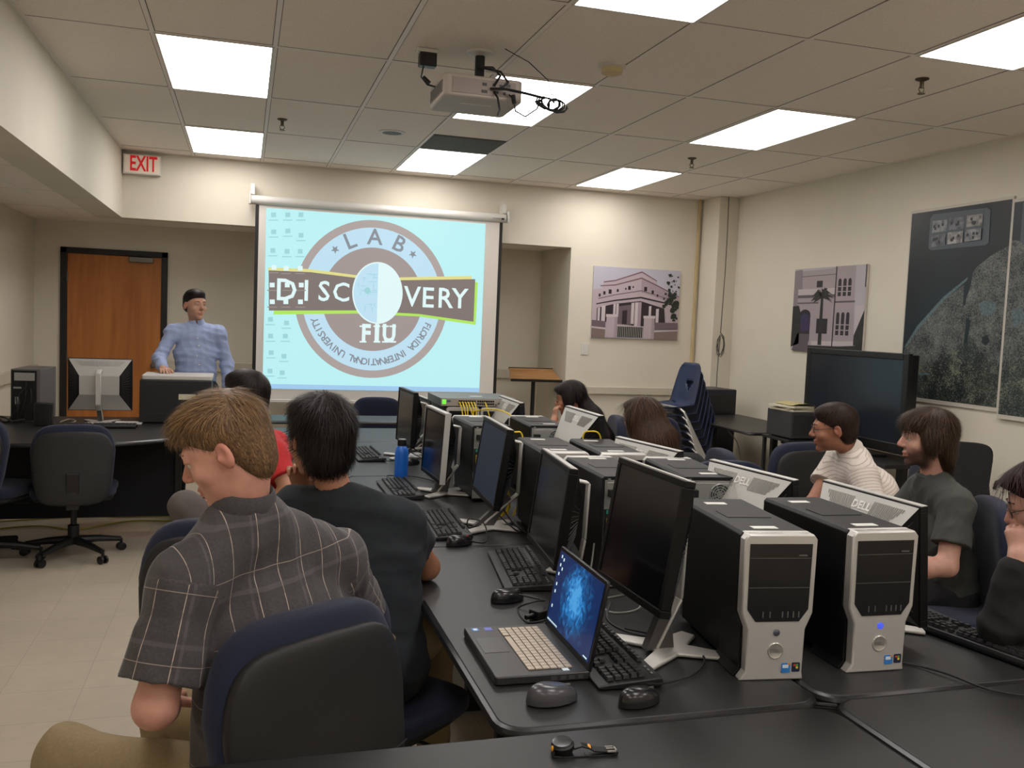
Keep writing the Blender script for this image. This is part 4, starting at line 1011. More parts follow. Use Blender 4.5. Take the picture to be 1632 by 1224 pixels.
q.build('strap', M_black, t, bevel=0.001)
q = MB().at(.055, 0, .009); q.box(-.012, .008, -.011, -.008, -.002, .001).box(-.012, .008, .008, .011, -.002, .001).box(.005, .008, -.011, .011, -.002, .001).box(-.012, .004, -.0015, .0015, 0, .002)
q.build('buckle', mat('buckle_steel', (200, 196, 188), 0.25, 0.8), t, smooth=None)
MB().use(mat('amber', (224, 150, 30), 0.4)).ellipsoid((.008, 0, .016), (.004, .008, .004), 10, 6).ellipsoid((-.064, .006, .012), (.003, .005, .006), 10, 6).build('amber_dot', None, t)

# ---- water bottle
t = thing('water_bottle', 'blue metal water bottle with a black cap on the left row table', 'water bottle', (.79, 4.585, TT))
MB().lathe([(.030, 0), (.035, .004), (.035, .145), (.031, .165), (.022, .178), (.020, .182)], 32).build('body', mat('bottle_blue', (24, 104, 205), 0.3, coat=0.3), t)
MB().lathe([(.0235, .180), (.0235, .210), (.020, .214)], 24).build('cap', M_black, t)
MB().lathe([(.019, .2142), (.012, .2155)], 20).build('cap_disc', mat('cap_grey', (130, 130, 130), .4), t)

# ---- presenter's table: cabinet, tower, speaker, papers
t = thing('equipment_cabinet', 'black box with a pale grey lid and asset label on the presenter table', 'equipment box', (-.467, 7.13, TT))
MB().box(-.245, .245, -.18, .18, .006, .315).build('body', mat('cabinet_black', (20, 21, 24), 0.5), t, smooth=None, bevel=0.006)
MB().prism(rrect(-.235, .250, -.17, .20, .02), .315, .348).build('lid', mat('lid_grey', (188, 186, 180), .5), t, bevel=0.006)
MB().box(.02, .135, -.182, -.18, .175, .215).build('asset_label', mat('label_tan', (196, 190, 166), .5), t, smooth=None)
q = MB().box(-.2, .2, -.1815, -.18, .285, .287).box(-.2, .2, -.1815, -.18, .07, .072)
for k in range(10): q.box(-.05+k*.02, -.038+k*.02, -.1815, -.18, .045, .048)
q.build('seam', mat('seam_grey', (52, 52, 54), .5), t, smooth=None)
q = MB()
for x in (-.2, .2):
    for y in (-.14, .14): q.cyl(x, y, 0, .007, .015, .015, 12)
q.build('foot', M_black, t)
t = thing('desktop_tower', 'older grey tower showing its cabled rear beside the wooden door', 'computer tower', (-1.44, 7.18, TT), math.radians(-4))
MB().box(-.095, .095, -.20, .20, .0, .37).build('chassis', mat('old_case_grey', (92, 90, 88), .5), t, smooth=None, bevel=0.005)
MB().box(-.088, .072, -.203, -.20, .01, .36).build('rear_panel', M_dark, t, smooth=None)
MB().box(-.07, .06, -.206, -.203, .29, .345).build('power_supply', M_steel, t, smooth=None); MB().cbox(-.05, -.205, .24, .05, .004, .012).build('port_row', M_steel, t, smooth=None); MB().cbox(-.05, -.205, .15, .03, .004, .05).build('port_panel', M_steel, t, smooth=None)
q = MB(); rr = random.Random(5)
for k in range(6):
    x = rr.uniform(-.06, .04); z = rr.uniform(.06, .3)
    q.tube([(x, -.205, z), (x+.01, -.23, z-.02), (x+rr.uniform(-.04, .02), -.235, z-.08), (x-.05, -.22, .004)], .004, 6)
q.build('rear_cables', M_blk, t)
t = thing('desktop_speaker', 'small black speaker in front of the older grey tower', 'speaker', (-1.30, 6.78, TT))
MB().prism(rrect(-.055, .055, -.04, .05, .015), 0, .155).build('cabinet', M_black, t, bevel=0.006)
MB().box(-.045, .045, .051, .054, .012, .143).build('grille', mat('cloth_black', (28, 28, 30), .9), t, smooth=None)
tag(MB().box(-.09, .09, -.07, .07, 0, .006).build('notepad', M_label, None, smooth=None, loc=(-.78, 6.95, TT+.001)), 'white notepad lying beside the silver-backed monitor base', 'notepad')
cable('loose_cable', [(-1.85, 7.1, .76), (-1.7, 7.0, .79), (-1.62, 7.02, .75), (-1.55, 6.9, .75), (-1.45, 6.95, .76)], .008, M_blk, 'thick black cable heaped at the left end of the presenter table')
cable('loose_cable', [(-1.9, 6.9, .755), (-1.8, 7.0, .80), (-1.7, 6.88, .76), (-1.6, 6.95, .78), (-1.5, 6.85, .755)], .007, M_blk, 'black cable beside the heap at the left end of the presenter table')
cable('loose_cable', [(-1.22, 6.9, .75), (-1.17, 6.96, .765), (-1.12, 6.9, .76), (-1.14, 6.83, .75)], .005, mat('beige_cord', (150, 140, 120), .5), 'beige cord beside the silver-backed monitor on the presenter table')
# ================================================================ swivel chairs
M_blue = mat('navy_fabric', (17, 24, 48), 0.9, var=0.12, vscale=220, bump=0.25, bscale=600, sheen=0.08)
M_shell = mat('chair_shell', (20, 20, 20), 0.62, var=0.05, vscale=90)
def superell(q, c, r, e1=0.35, e2=0.35, nu=36, nv=18, deform=None):
    def sp(a, e): return math.copysign(abs(a)**e, a)
    def fn(u, v):
        a = 2*PI*u; b = -PI/2+PI*v
        x, y, z = r[0]*sp(math.cos(b), e1)*sp(math.cos(a), e2), r[1]*sp(math.cos(b), e1)*sp(math.sin(a), e2), r[2]*sp(math.sin(b), e1)
        if deform: x, y, z = deform(x, y, z)
        return (c[0]+x, c[1]+y, c[2]+z)
    q.grid(fn, nu, nv, closed_u=True); return q
def swivel_chair(back_top=0.95):
    """local +Y is the sitter's forward"""
    t = thing('swivel_chair', '', 'office chair')
    hz = 0.262; zc = back_top-hz
    def bend(front):
        def d(x, y, z):
            k = (z+hz)/(2*hz)                         # 0 bottom, 1 top
            w_ = 1.0-0.16*(1-k)**2-0.10*max(0, k-0.7)/0.3
            x2 = x*w_
            return (x2, y+0.55*x2*x2+0.05*(k-0.5)-0.03*math.cos(k*PI)*0.3, z-0.35*x2*x2*(0.6 if k > .5 else -0.2))
        return d
    q = superell(MB(), (0, -0.228, zc), (0.238, 0.044, hz), 0.42, 0.5, deform=bend(1)); q.build('backrest', M_blue, t, smooth=60)
    q = superell(MB(), (0, -0.272, zc-0.022), (0.228, 0.022, hz-0.020), 0.38, 0.42, deform=bend(0)); sh = q.build('back_shell', M_shell, t, smooth=60)
    q = MB().tube([(x, -0.298+0.55*x*x, zc-0.07-0.25*(x*x)*-1.2) for x in np.linspace(-0.21, 0.21, 12)], 0.0022, 5); q.build('seam', mat('seam_dark', (16, 16, 17), .7), sh)
    def sd(x, y, z): return (x*(1+0.06*(y > 0)), y, z-0.10*max(0, y-0.14)**1.0*max(0, y-0.14)*6+0.15*x*x)
    q = superell(MB(), (0, 0.02, 0.465), (0.245, 0.235, 0.040), 0.45, 0.5, deform=sd); q.build('seat', M_blue, t, smooth=60)
    superell(MB(), (0, 0.02, 0.432), (0.23, 0.22, 0.022), 0.5, 0.5).build('seat_pan', M_shell, t, smooth=60)
    MB().box(-0.035, 0.035, -0.30, -0.05, 0.395, 0.412).box(-0.035, 0.035, -0.315, -0.298, 0.395, zc-0.05).build('back_bar', M_black, t, smooth=None, bevel=0.004)
    MB().box(-0.09, 0.09, -0.09, 0.11, 0.372, 0.412).tube([(0.09, 0.03, 0.385), (0.22, 0.04, 0.38)], 0.006, 8).build('tilt_mechanism', M_black, t, smooth=None, bevel=0.005)
    MB().lathe([(0.033, 0.09), (0.033, 0.22), (0.018, 0.225), (0.018, 0.38)], 18).build('gas_column', M_black, t)
    for k in range(5):
        a = 2*PI*k/5+0.3; ca, sa = math.cos(a), math.sin(a)
        q = MB(); P = [(0.02*ca, 0.02*sa, 0.115), (0.15*ca, 0.15*sa, 0.105), (0.285*ca, 0.285*sa, 0.082)]
        q.tube(P, [0.030, 0.024, 0.017], 10); l = q.build('leg', M_black, t)
        q = MB(); cx, cy = 0.29*ca, 0.29*sa
        for s in (-1, 1):
            q.M = Matrix.Translation((cx-sa*s*0.016, cy+ca*s*0.016, 0.027)) @ Matrix.Rotation(a, 4, 'Z') @ Matrix.Rotation(PI/2, 4, 'X')
            q.lathe([(0.018, -0.009), (0.027, -0.006), (0.027, 0.006), (0.018, 0.009)], 18)
        q.M = Matrix.Identity(4); q.cyl(cx, cy, 0.03, 0.085, 0.009, 0.009, 10)
        q.build('caster', M_black, l)
    return t
ch0 = swivel_chair(); chu = [False]; GC = 'navy swivel chairs'
def put_chair(x, y, deg, label, z=0, s=1.0):
    """deg: facing direction, counter-clockwise from +Y"""
    r = math.radians(deg)
    if not chu[0]: ch0.location = (x, y, z); ch0.rotation_euler = (0, 0, r); ch0['label'] = label; ch0['group'] = GC; chu[0] = True; o = ch0
    else: o = dup(ch0, (x, y, z), r, label, GC)
    o.scale = (1, 1, s); return o
put_chair(-0.0+0.04, 2.045, 33, 'navy swivel chair under the man in the plaid shirt', s=1.02)
put_chair(-.03, 3.02, -8, 'navy swivel chair with a dark shell just left of the plaid shirt\'s shoulder')
put_chair(.37, 2.62, -50, 'navy swivel chair under the man in the dark tee', s=.92)
put_chair(.12, 4.30, 78, 'navy swivel chair behind the person in the red shirt', s=1.0)
put_chair(-1.00, 6.12, 8, 'navy swivel chair in front of the presenter table, right one of the pair', s=.90)
put_chair(-1.46, 6.05, -18, 'navy swivel chair at the left edge, left one of the pair', s=.95)
put_chair(-1.52, 4.95, -70, 'navy swivel chair almost outside the left edge, nearer than the pair', s=.95)
put_chair(.69, 8.02, 180, 'navy chair back below the screen, left of the three in a row', s=.875)
put_chair(1.17, 8.06, 176, 'navy chair back below the screen, middle of the three in a row', s=.885)
put_chair(1.65, 8.06, 180, 'navy chair back below the screen, right of the three, behind the network switch', s=.87)
put_chair(2.35, 5.90, 78, 'navy swivel chair of the dark-haired woman in red')
put_chair(2.75, 5.75, 160, 'navy chair back standing between the two women')
put_chair(2.52, 4.72, 80, 'navy swivel chair of the woman with long brown hair', s=.93)
put_chair(2.42, 3.98, 175, 'navy swivel chair behind the silver monitor, its rounded top only', s=.95)
put_chair(3.10, 4.72, 10, 'black-shelled navy chair left of the man in the striped polo')
put_chair(3.22, 3.86, 70, 'navy swivel chair of the man in the striped polo')
put_chair(2.74, 2.98, 62, 'navy swivel chair of the bearded man in the grey shirt')
put_chair(2.52, 1.88, 75, 'navy swivel chair of the woman with glasses at the right edge')

# ================================================================ stacked plastic chairs
M_pl = mat('navy_plastic', (34, 46, 78), 0.45, var=0.05, vscale=200); M_chr = mat('chrome_leg', (205, 205, 200), 0.28, 0.7)
def plastic_chair():
    t = thing('stacking_chair', '', 'plastic chair')
    # shell: one sheet from seat front over the curve to the back top, with a triangular opening
    q = MB(); nu, nv = 18, 30
    def prof(v):
        if v < 0.42:
            s = v/0.42; return (0.21-0.40*s, 0.455-0.02*math.sin(s*PI)-(0.02*(1-s)**3))
        if v < 0.58:
            s = (v-0.42)/0.16; a = s*1.35; return (-0.19-0.055*math.sin(a), 0.455+0.055*(1-math.cos(a)))
        s = (v-0.58)/0.42; return (-0.243-0.075*s, 0.498+0.34*s)
    def fn(u, v):
        y, z = prof(v); wd = 0.225 if v < .5 else 0.225-0.045*((v-.5)/.5)**2
        if v > 0.9: wd *= math.sqrt(max(0.0, 1-((v-0.9)/0.105)**2))*0.4+0.6
        x = (2*u-1)*wd; c = (2*u-1)**2
        if v < .5: z -= 0.012*(1-c)-0.015*c*c
        else: y += 0.035*c
        return (x, y, z)
    V1 = [[fn(i/(nu-1), j/(nv-1)) for i in range(nu)] for j in range(nv)]
    verts = [p for row in V1 for p in row]; faces = []
    for j in range(nv-1):
        for i in range(nu-1):
            v = (j+.5)/(nv-1); u = abs(2*(i+.5)/(nu-1)-1)
            if 0.68 < v < 0.79 and u < (v-0.665)*2.2: continue
            faces.append((j*nu+i, j*nu+i+1, (j+1)*nu+i+1, (j+1)*nu+i))
    q.add(verts, faces); sh = q.build('shell', M_pl, t, smooth=60)
    so = sh.modifiers.new('solid', 'SOLIDIFY'); so.thickness = 0.006
    for s in (-1, 1):
        q = MB().tube([(s*0.19, 0.10, 0.442), (s*0.235, 0.125, 0.41), (s*0.262, 0.29, 0.0)], 0.012, 10); q.build('leg', M_chr, t)
        q = MB().tube([(s*0.19, -0.07, 0.442), (s*0.235, -0.095, 0.41), (s*0.262, -0.32, 0.0)], 0.012, 10); q.build('leg', M_chr, t)
    MB().tube([(-0.19, 0.10, 0.44), (0.19, 0.10, 0.44)], 0.009, 8).tube([(-0.19, -0.07, 0.44), (0.19, -0.07, 0.44)], 0.009, 8).tube([(0, 0.10, 0.44), (0, -0.07, 0.44)], 0.009, 8).build('seat_frame', M_chr, t)
    return t
pc = plastic_chair(); names = ['bottom', 'second lowest', 'third lowest', 'middle', 'third highest', 'second highest', 'topmost']
for k in range(7):
    loc = (3.82-0.028*k, 7.45, 0.072*k); lab = 'navy plastic chair in the stack by the corner, %s of the stack' % names[k]
    if k == 0: pc.location = loc; pc.rotation_euler = (0, 0, math.radians(92)); pc['label'] = lab; pc['group'] = 'stacked navy plastic chairs'
    else: dup(pc, loc, math.radians(92), lab, 'stacked navy plastic chairs')
cable('grey_cord', [(4.1, 7.2, .75), (4.25, 7.15, .60), (4.28, 7.1, .4), (4.28, 7.05, .1)], .005, mat('grey_cord', (110, 108, 104), 0.5), 'grey cord hanging beside the chair stack below the table edge')

# blue-sided dark cabinet in the corner
t = thing('corner_cabinet', 'dark box with a bright blue side behind the stacked plastic chairs', 'cabinet', (4.55, 8.22, 0), math.radians(6))
MB().box(-.19, .19, -.2, .2, 0, .99).build('body', mat('cabinet_navy', (20, 24, 40), .4), t, smooth=None, bevel=.012)
MB().box(-.193, -.19, -.15, .13, .03, .96).build('side_panel', mat('cabinet_blue', (22, 52, 140), .4), t, smooth=None)
MB().box(-.17, .17, -.205, -.2, .04, .94).build('door', mat('cabinet_black2', (14, 15, 20), .3), t, smooth=None)

# ================================================================ lectern in the alcove
t = thing('lectern', 'wooden-topped lectern on a black post in the alcove', 'lectern', (2.98, 9.2, 0), math.radians(-5))
q = MB(); q.M = Matrix.Translation((0, 0, 1.02)) @ Matrix.Rotation(math.radians(20), 4, 'X')
q.use(wood_material('lectern_wood', (150, 108, 66), (176, 132, 84), (2, 12, 12), .5)).prism([(-.28, -.16), (.28, -.16), (.24, .16), (-.24, .16)], -.008, .008)
q.use(M_black).box(-.245, .245, .155, .168, -.010, .012).box(-.28, .28, -.168, -.158, -.008, .02); q.build('reading_top', None, t, smooth=None)
MB().tube([(0, 0, .03), (0, 0, 1.0)], .022, 14).box(-.06, .06, -.05, .05, .985, 1.0).build('post', M_black, t, smooth=None)
MB().lathe([(.2, 0), (.2, .015), (.03, .04)], 28).build('base', M_black, t)

# ================================================================ television on its stand, side box
t = thing('tv_stand', 'low black stand carrying the television', 'tv stand', (4.66, 6.05, 0))
MB().box(-.24, .24, -.66, .66, .635, .665).build('shelf_top', M_lam, t, smooth=None, bevel=.004)
for y in (-.55, .55):
    MB().box(-.03, .03, y-.03, y+.03, .04, .635).box(-.22, .22, y-.035, y+.035, 0, .04).build('leg', M_leg, t, smooth=None, bevel=.005)
t = thing('television', 'large black flat television facing the room beside the aerial poster', 'television', (4.62, 6.06, .666))
TVW = 1.235
b_ = MB().use(M_black); b_.box(-.02, .02, -TVW/2, -TVW/2+.055, .06, .80).box(-.02, .02, TVW/2-.055, TVW/2, .06, .80).box(-.02, .02, -TVW/2+.055, TVW/2-.055, .75, .80).box(-.02, .02, -TVW/2+.055, TVW/2-.055, .06, .135)
b_.box(.02, .085, -TVW/2+.01, TVW/2-.01, .07, .79); b_.build('cabinet', mat('tv_black', (22, 22, 24), .3), t, smooth=None, bevel=.006)
MB().box(-.014, -.010, -TVW/2+.055, TVW/2-.055, .135, .75).build('screen', mat('tv_screen', (34, 38, 45), .22, spec=.4), t, smooth=None)
MB().prism([(-.2, -.3), (.12, -.3), (.12, .3), (-.2, .3)], 0, .018).box(0.0, .05, -.12, .12, .018, .08).build('pedestal', mat('tv_black', (22, 22, 24), .3), t, smooth=None, bevel=.004)
t = thing('media_cart', 'small black cart holding a dark box beside the television', 'cart', (4.30, 6.22, 0))
MB().box(-.26, .26, -.19, .19, .735, .755).build('shelf', M_leg, t, smooth=None, bevel=.003); MB().box(-.26, .26, -.19, .19, .25, .27).build('shelf', M_leg, t, smooth=None, bevel=.003)
q = MB()
for x in (-.24, .24):
    for y in (-.17, .17): q.box(x-.012, x+.012, y-.012, y+.012, 0, .735)
q.build('frame', M_leg, t, smooth=None)
t = thing('media_box', 'dark grey box under papers left of the television', 'box', (4.29, 6.22, .756))
MB().box(-.22, .22, -.17, .17, .008, .215).build('case', mat('box_grey', (48, 48, 50), .5), t, smooth=None, bevel=.005)
MB().box(-.20, .20, -.172, -.17, .03, .19).build('front_plate', mat('box_dark', (34, 34, 36), .5), t, smooth=None)
q = MB()
for x in (-.18, .18):
    for y in (-.13, .13): q.cyl(x, y, 0, .009, .012, .012, 10)
q.build('foot', M_black, t)
for k, (dx, dy, a, c, lab) in enumerate([(0, 0, .1, (196, 190, 170), 'lowest'), (.015, .01, -.15, (150, 142, 120), 'second'), (-.01, .0, .2, (206, 200, 178), 'third'), (.03, .01, -.05, (180, 168, 120), 'top')]):
    z = .972+k*.014
    q = MB().at(4.17+dx, 6.20+dy, z, 0, 0, a)
    if k < 3: q.box(-.105, .105, -.14, .14, 0, .0125)
    else: q.grid(lambda u, v: ((u-.5)*.21, (v-.5)*.27, .004+.018*math.sin(u*PI)), 10, 6).grid(lambda u, v: ((.5-u)*.21, (v-.5)*.27, 0), 3, 3)
    tag(q.build('magazine', mat('paper_%d' % k, c, .7), None, smooth=None), 'magazine or paper pad on the dark box, %s of the pile' % lab, 'magazine', 'papers piled on the dark box')
tag(MB().at(4.45, 6.02, .972).box(-.04, .04, -.012, .012, 0, .018).build('remote_control', mat('remote_grey', (150, 150, 150), .5), None, smooth=None, bevel=.004), 'small grey remote on the dark box behind the polo man\'s head', 'remote control')

# ================================================================ guest chairs
M_mesh = mat('black_mesh', (26, 26, 28), .85, var=.25, vscale=160, bump=.4, bscale=260)
def guest_chair():
    t = thing('guest_chair', '', 'guest chair')
    def bd(x, y, z):
        k = (z+.2)/.4; return (x*(0.78+.22*k), y-.10*(k-.5)+.5*x*x, z)
    superell(MB(), (0, -.22, .70), (.245, .014, .20), .35, .45, deform=bd).build('backrest', M_mesh, t, smooth=60)
    superell(MB(), (0, .02, .445), (.24, .23, .032), .4, .5).build('seat', M_mesh, t, smooth=60)
    for s in (-1, 1):
        q = MB().tube([(s*.27, .24, 0), (s*.27, .22, .30), (s*.27, .20, .61), (s*.27, .17, .645), (s*.27, .12, .66), (s*.27, -.16, .665), (s*.265, -.22, .65), (s*.26, -.24, .60)], .013, 10); q.build('arm', M_black, t)
        q = MB().tube([(s*.26, -.30, 0), (s*.255, -.24, .40), (s*.225, -.235, .55), (s*.19, -.255, .82)], .011, 10); q.build('leg', M_black, t)
    MB().tube([(-.27, .2, .405), (.27, .2, .405)], .01, 8).tube([(-.262, -.2, .408), (.262, -.2, .408)], .01, 8).tube([(-.27, .21, .41), (-.255, -.24, .41)], .01, 8).tube([(.27, .21, .41), (.255, -.24, .41)], .01, 8).build('seat_frame', M_black, t)
    return t
gc = guest_chair(); gc.location = (4.47, 4.72, 0); gc.rotation_euler = (0, 0, math.radians(150)); gc['label'] = 'black mesh-backed guest chair against the wall behind the bearded man'; gc['group'] = 'black mesh guest chairs'
dup(gc, (4.58, 3.92, 0), math.radians(80), 'black mesh guest chair with a curved arm at the right edge', 'black mesh guest chairs')
tag(MB().at(4.62, 3.95, .478, 0, 0, .3).box(-.14, .14, -.1, .1, 0, .05).build('brown_folder', mat('brown_folder', (84, 66, 60), .6), None, smooth=None, bevel=.004), 'brown folder lying on the guest chair at the right edge', 'folder')

# ================================================================ wall pictures
def U(poly, f): return [f(*p) for p in poly]
def cm(n, c, r=.5, **k): return mat(n, c, r, **k)
def photo_print(name, label, w_, h_, build, parent_loc, rz):
    t = thing(name, label, 'photo print', parent_loc, rz)
    MB().box(0, w_, -.022, -.002, 0, h_).build('backing_board', cm('board_white', (206, 200, 192)), t, smooth=None)
    q = MB(); L = [-.0225]
    def layer(): L[0] -= .0004; return L[0]
    build(q, layer)
    return t, q
def porch(q, layer, W=1.01, Hh=.755):
    def f(x, y): return (min(max((x-557)/535, 0), 1)*W, min(max(1-(y-183)/440, 0), 1)*Hh)
    def P(m, pts, y=None): q.use(m).flat(U(pts[::-1], f), y if y is not None else layer())
    sky = cm('ph_sky', (190, 188, 202)); wl = cm('ph_wall', (188, 172, 180)); w2 = cm('ph_wall2', (170, 152, 162)); dk = cm('ph_dark', (48, 38, 44)); md = cm('ph_mid', (112, 96, 104)); pl = cm('ph_pale', (206, 194, 198)); tn = cm('ph_tan', (128, 110, 104)); gn = cm('ph_green', (36, 46, 38), var=.4, vscale=60); ro = cm('ph_roof', (120, 84, 92))
    P(sky, [(557, 183), (1092, 183), (1092, 623), (557, 623)])
    P(wl, [(557, 325), (610, 318), (620, 275), (690, 265), (850, 205), (945, 255), (950, 285), (1092, 350), (1092, 560), (557, 560)])
    y = layer()
    P(ro, [(620, 275), (690, 262), (850, 200), (945, 252), (945, 258), (850, 208), (690, 269), (620, 282)], y); P(ro, [(600, 300), (690, 290), (850, 238), (960, 285), (1090, 345), (1090, 351), (960, 292), (850, 246), (690, 297), (600, 306)], y)
    P(w2, [(850, 246), (960, 292), (1090, 351), (1090, 400), (850, 330)], layer())
    y = layer()
    P(md, [(590, 380), (690, 352), (850, 318), (1000, 355), (1090, 385), (1090, 388), (1000, 359), (850, 323), (690, 357), (590, 385)], y)
    for (x, yy, s) in ((598, 360, 6), (626, 345, 7), (660, 335, 9), (706, 326, 6), (755, 313, 4), (777, 306, 8), (800, 300, 4), (877, 308, 9), (922, 325, 7), (953, 345, 5), (995, 362, 5)):
        P(dk, [(x-s, yy-s*1.4), (x+s, yy-s*1.4), (x+s, yy+s*1.6), (x-s, yy+s*1.6)], y)
    P(dk, [(580, 412), (690, 385), (850, 358), (1000, 385), (1085, 405), (1085, 412), (1000, 394), (850, 368), (690, 394), (580, 419)], layer())
    P(dk, [(585, 440), (690, 410), (850, 385), (1000, 425), (1010, 520), (860, 545), (585, 520)])
    P(md, [(712, 425), (795, 410), (795, 535), (712, 535)])
    P(dk, [(740, 450), (770, 445), (770, 535), (740, 535)])
    y = layer()
    for x0, x1, a, b in ((613, 636, 425, 530), (684, 698, 412, 475), (702, 716, 410, 475), (794, 812, 400, 530), (816, 856, 395, 545), (903, 918, 415, 500), (948, 966, 430, 520), (590, 604, 440, 520)): P(pl, [(x0, a), (x1, a-3), (x1, b), (x0, b)], y)
    P(w2, [(835, 395), (856, 393), (856, 545), (835, 545)], layer())
    q.use(gn); rr = random.Random(2)
    y = layer()
    for k in range(46):
        cx, cy = rr.uniform(990, 1085), rr.uniform(200, 500); r = rr.uniform(8, 24) if cy > 330 else rr.uniform(4, 13)
        if cy < 330 and cx < 1010: continue
        q.flat(U([(cx+r*math.cos(a)*rr.uniform(.6, 1.1), cy-r*math.sin(a)*rr.uniform(.6, 1.1)) for a in np.linspace(0, 2*PI, 9)[:-1]], f), y-.00002*k)
    L = y-.0012
    def P2(m, pts, y): q.use(m).flat(U(pts[::-1], f), y)
    P2(tn, [(557, 560), (640, 566), (640, 623), (557, 618)], L); P2(tn, [(940, 572), (1090, 562), (1090, 623), (940, 623)], L); P2(pl, [(557, 555), (640, 562), (640, 570), (557, 563)], L-.0003); P2(pl, [(940, 568), (1090, 558), (1090, 564), (940, 576)], L-.0003)
    P2(md, [(557, 515), (640, 520), (640, 556), (557, 552)], L); P2(md, [(944, 515), (1090, 512), (1090, 556), (944, 562)], L)
    P2(gn, [(712, 545), (873, 545), (873, 615), (712, 615)], L)
    for k in range(15): P2(pl, [(714+k*11, 545), (716+k*11, 545), (716+k*11, 615), (714+k*11, 615)], L-.0003)
    P2(pl, [(712, 543), (873, 543), (873, 548), (712, 548)], L-.0003)
    for x0, x1 in ((645, 712), (875, 942)):
        P2(wl, [(x0, 490), (x1, 490), (x1, 620), (x0, 620)], L-.0006); P2(pl, [(x0-4, 476), (x1+3, 474), (x1+3, 490), (x0-4, 492)], L-.0009); P2(w2, [(x0+(x1-x0)*.72, 492), (x1, 492), (x1, 620), (x0+(x1-x0)*.72, 620)], L-.0008)
t, q = photo_print('photo_print', 'photo print of a pale mansion with a columned porch on the front wall', 1.01, .755, porch, (3.527, 8.998, 1.448), 0)
q.build('print', None, t, smooth=None)
def palm(q, layer, W=1.035, Hh=.76):
    def f(x, y): return (min(max((x-272)/416, 0), 1)*W, min(max(1-(y-180)/480, 0), 1)*Hh)
    def P(m, pts, y=None): q.use(m).flat(U(pts[::-1], f), y if y is not None else layer())
    sky = cm('pm_sky', (178, 172, 180)); wl = cm('pm_wall', (164, 152, 156)); w2 = cm('pm_wall2', (138, 126, 132)); dk = cm('pm_dark', (38, 34, 42)); md = cm('pm_mid', (92, 84, 92)); pl = cm('pm_pale', (190, 180, 182)); gn = cm('pm_green', (40, 42, 40), var=.4, vscale=60); bl = cm('pm_violet', (54, 48, 84))
    P(sky, [(272, 180), (690, 180), (690, 662), (272, 662)])
    P(wl, [(300, 195), (500, 190), (525, 180), (630, 175), (632, 370), (640, 600), (300, 640)])
    y = layer(); P(w2, [(272, 190), (320, 185), (325, 300), (300, 300), (300, 420), (272, 440)], y); P(md, [(300, 335), (525, 333), (525, 350), (300, 352)], y); P(md, [(525, 372), (635, 370), (635, 380), (525, 382)], y); P(md, [(300, 378), (430, 376), (430, 384), (300, 386)], y); P(md, [(310, 225), (525, 220), (525, 224), (310, 229)], y)
    P(pl, [(300, 300), (525, 298), (525, 333), (300, 335)], y); P(pl, [(640, 400), (690, 390), (690, 560), (660, 600), (640, 600)], y)
    y = layer(); P(dk, [(413, 255), (448, 255), (448, 292), (413, 292)], y)
    for cx in (547, 575, 602):
        for a, b in ((262, 345), (447, 560)):
            P(dk, [(cx-9, b), (cx-9, a)]+[(cx-9*math.cos(k*PI/6), a-14*math.sin(k*PI/6)) for k in range(7)]+[(cx+9, b)], y)
    P(dk, [(318, 600), (318, 450)]+[(352-34*math.cos(k*PI/8), 450-32*math.sin(k*PI/8)) for k in range(9)]+[(386, 600)], y); P(dk, [(425, 470), (490, 470), (490, 555), (425, 555)], y)
    y = layer()
    for cx in (547, 575, 602):
        for z in (290, 318, 500, 530): P(pl, [(cx-9, z), (cx+9, z), (cx+9, z+4), (cx-9, z+4)], y)
    P(bl, [(325, 460), (345, 440), (380, 450), (385, 540), (330, 545)], y); P(gn, [(272, 400), (310, 395), (325, 440), (322, 620), (272, 640)], y)
    P(gn, [(380, 625), (560, 622), (690, 610), (690, 648), (560, 655), (380, 650)], y); P(pl, [(400, 600), (640, 590), (640, 612), (400, 625)], y); P(gn, [(640, 560), (690, 420), (690, 615), (640, 612)], y); P(md, [(280, 662), (310, 560), (385, 560), (380, 662)], y)
    y = layer(); P(gn, [(443, 350), (458, 350), (462, 620), (440, 620)], y)
    for k in range(16):
        a = PI*(k/15)*1.25-0.4; r = 58 if k % 2 else 70; x1, y1 = 452+r*math.cos(a), 348-r*.75*math.sin(a)+(18 if abs(math.cos(a)) > .6 else 0); xm, ym = 452+r*.5*math.cos(a), 340-r*.55*math.sin(a)
        P(gn, [(450, 352), (xm-6, ym-8), (x1, y1), (xm+6, ym+12)], y-.00003*k)
    y = layer(); P(dk, [(522, 165), (527, 165), (527, 662), (521, 662)], y); P(dk, [(683, 180), (690, 180), (690, 300), (683, 300)], y)
t, q = photo_print('photo_print', 'photo print of a pale villa with a palm tree on the right wall', 1.035, .76, palm, (4.998, 7.485, 1.42), -PI/2)
q.build('print', None, t, smooth=None)

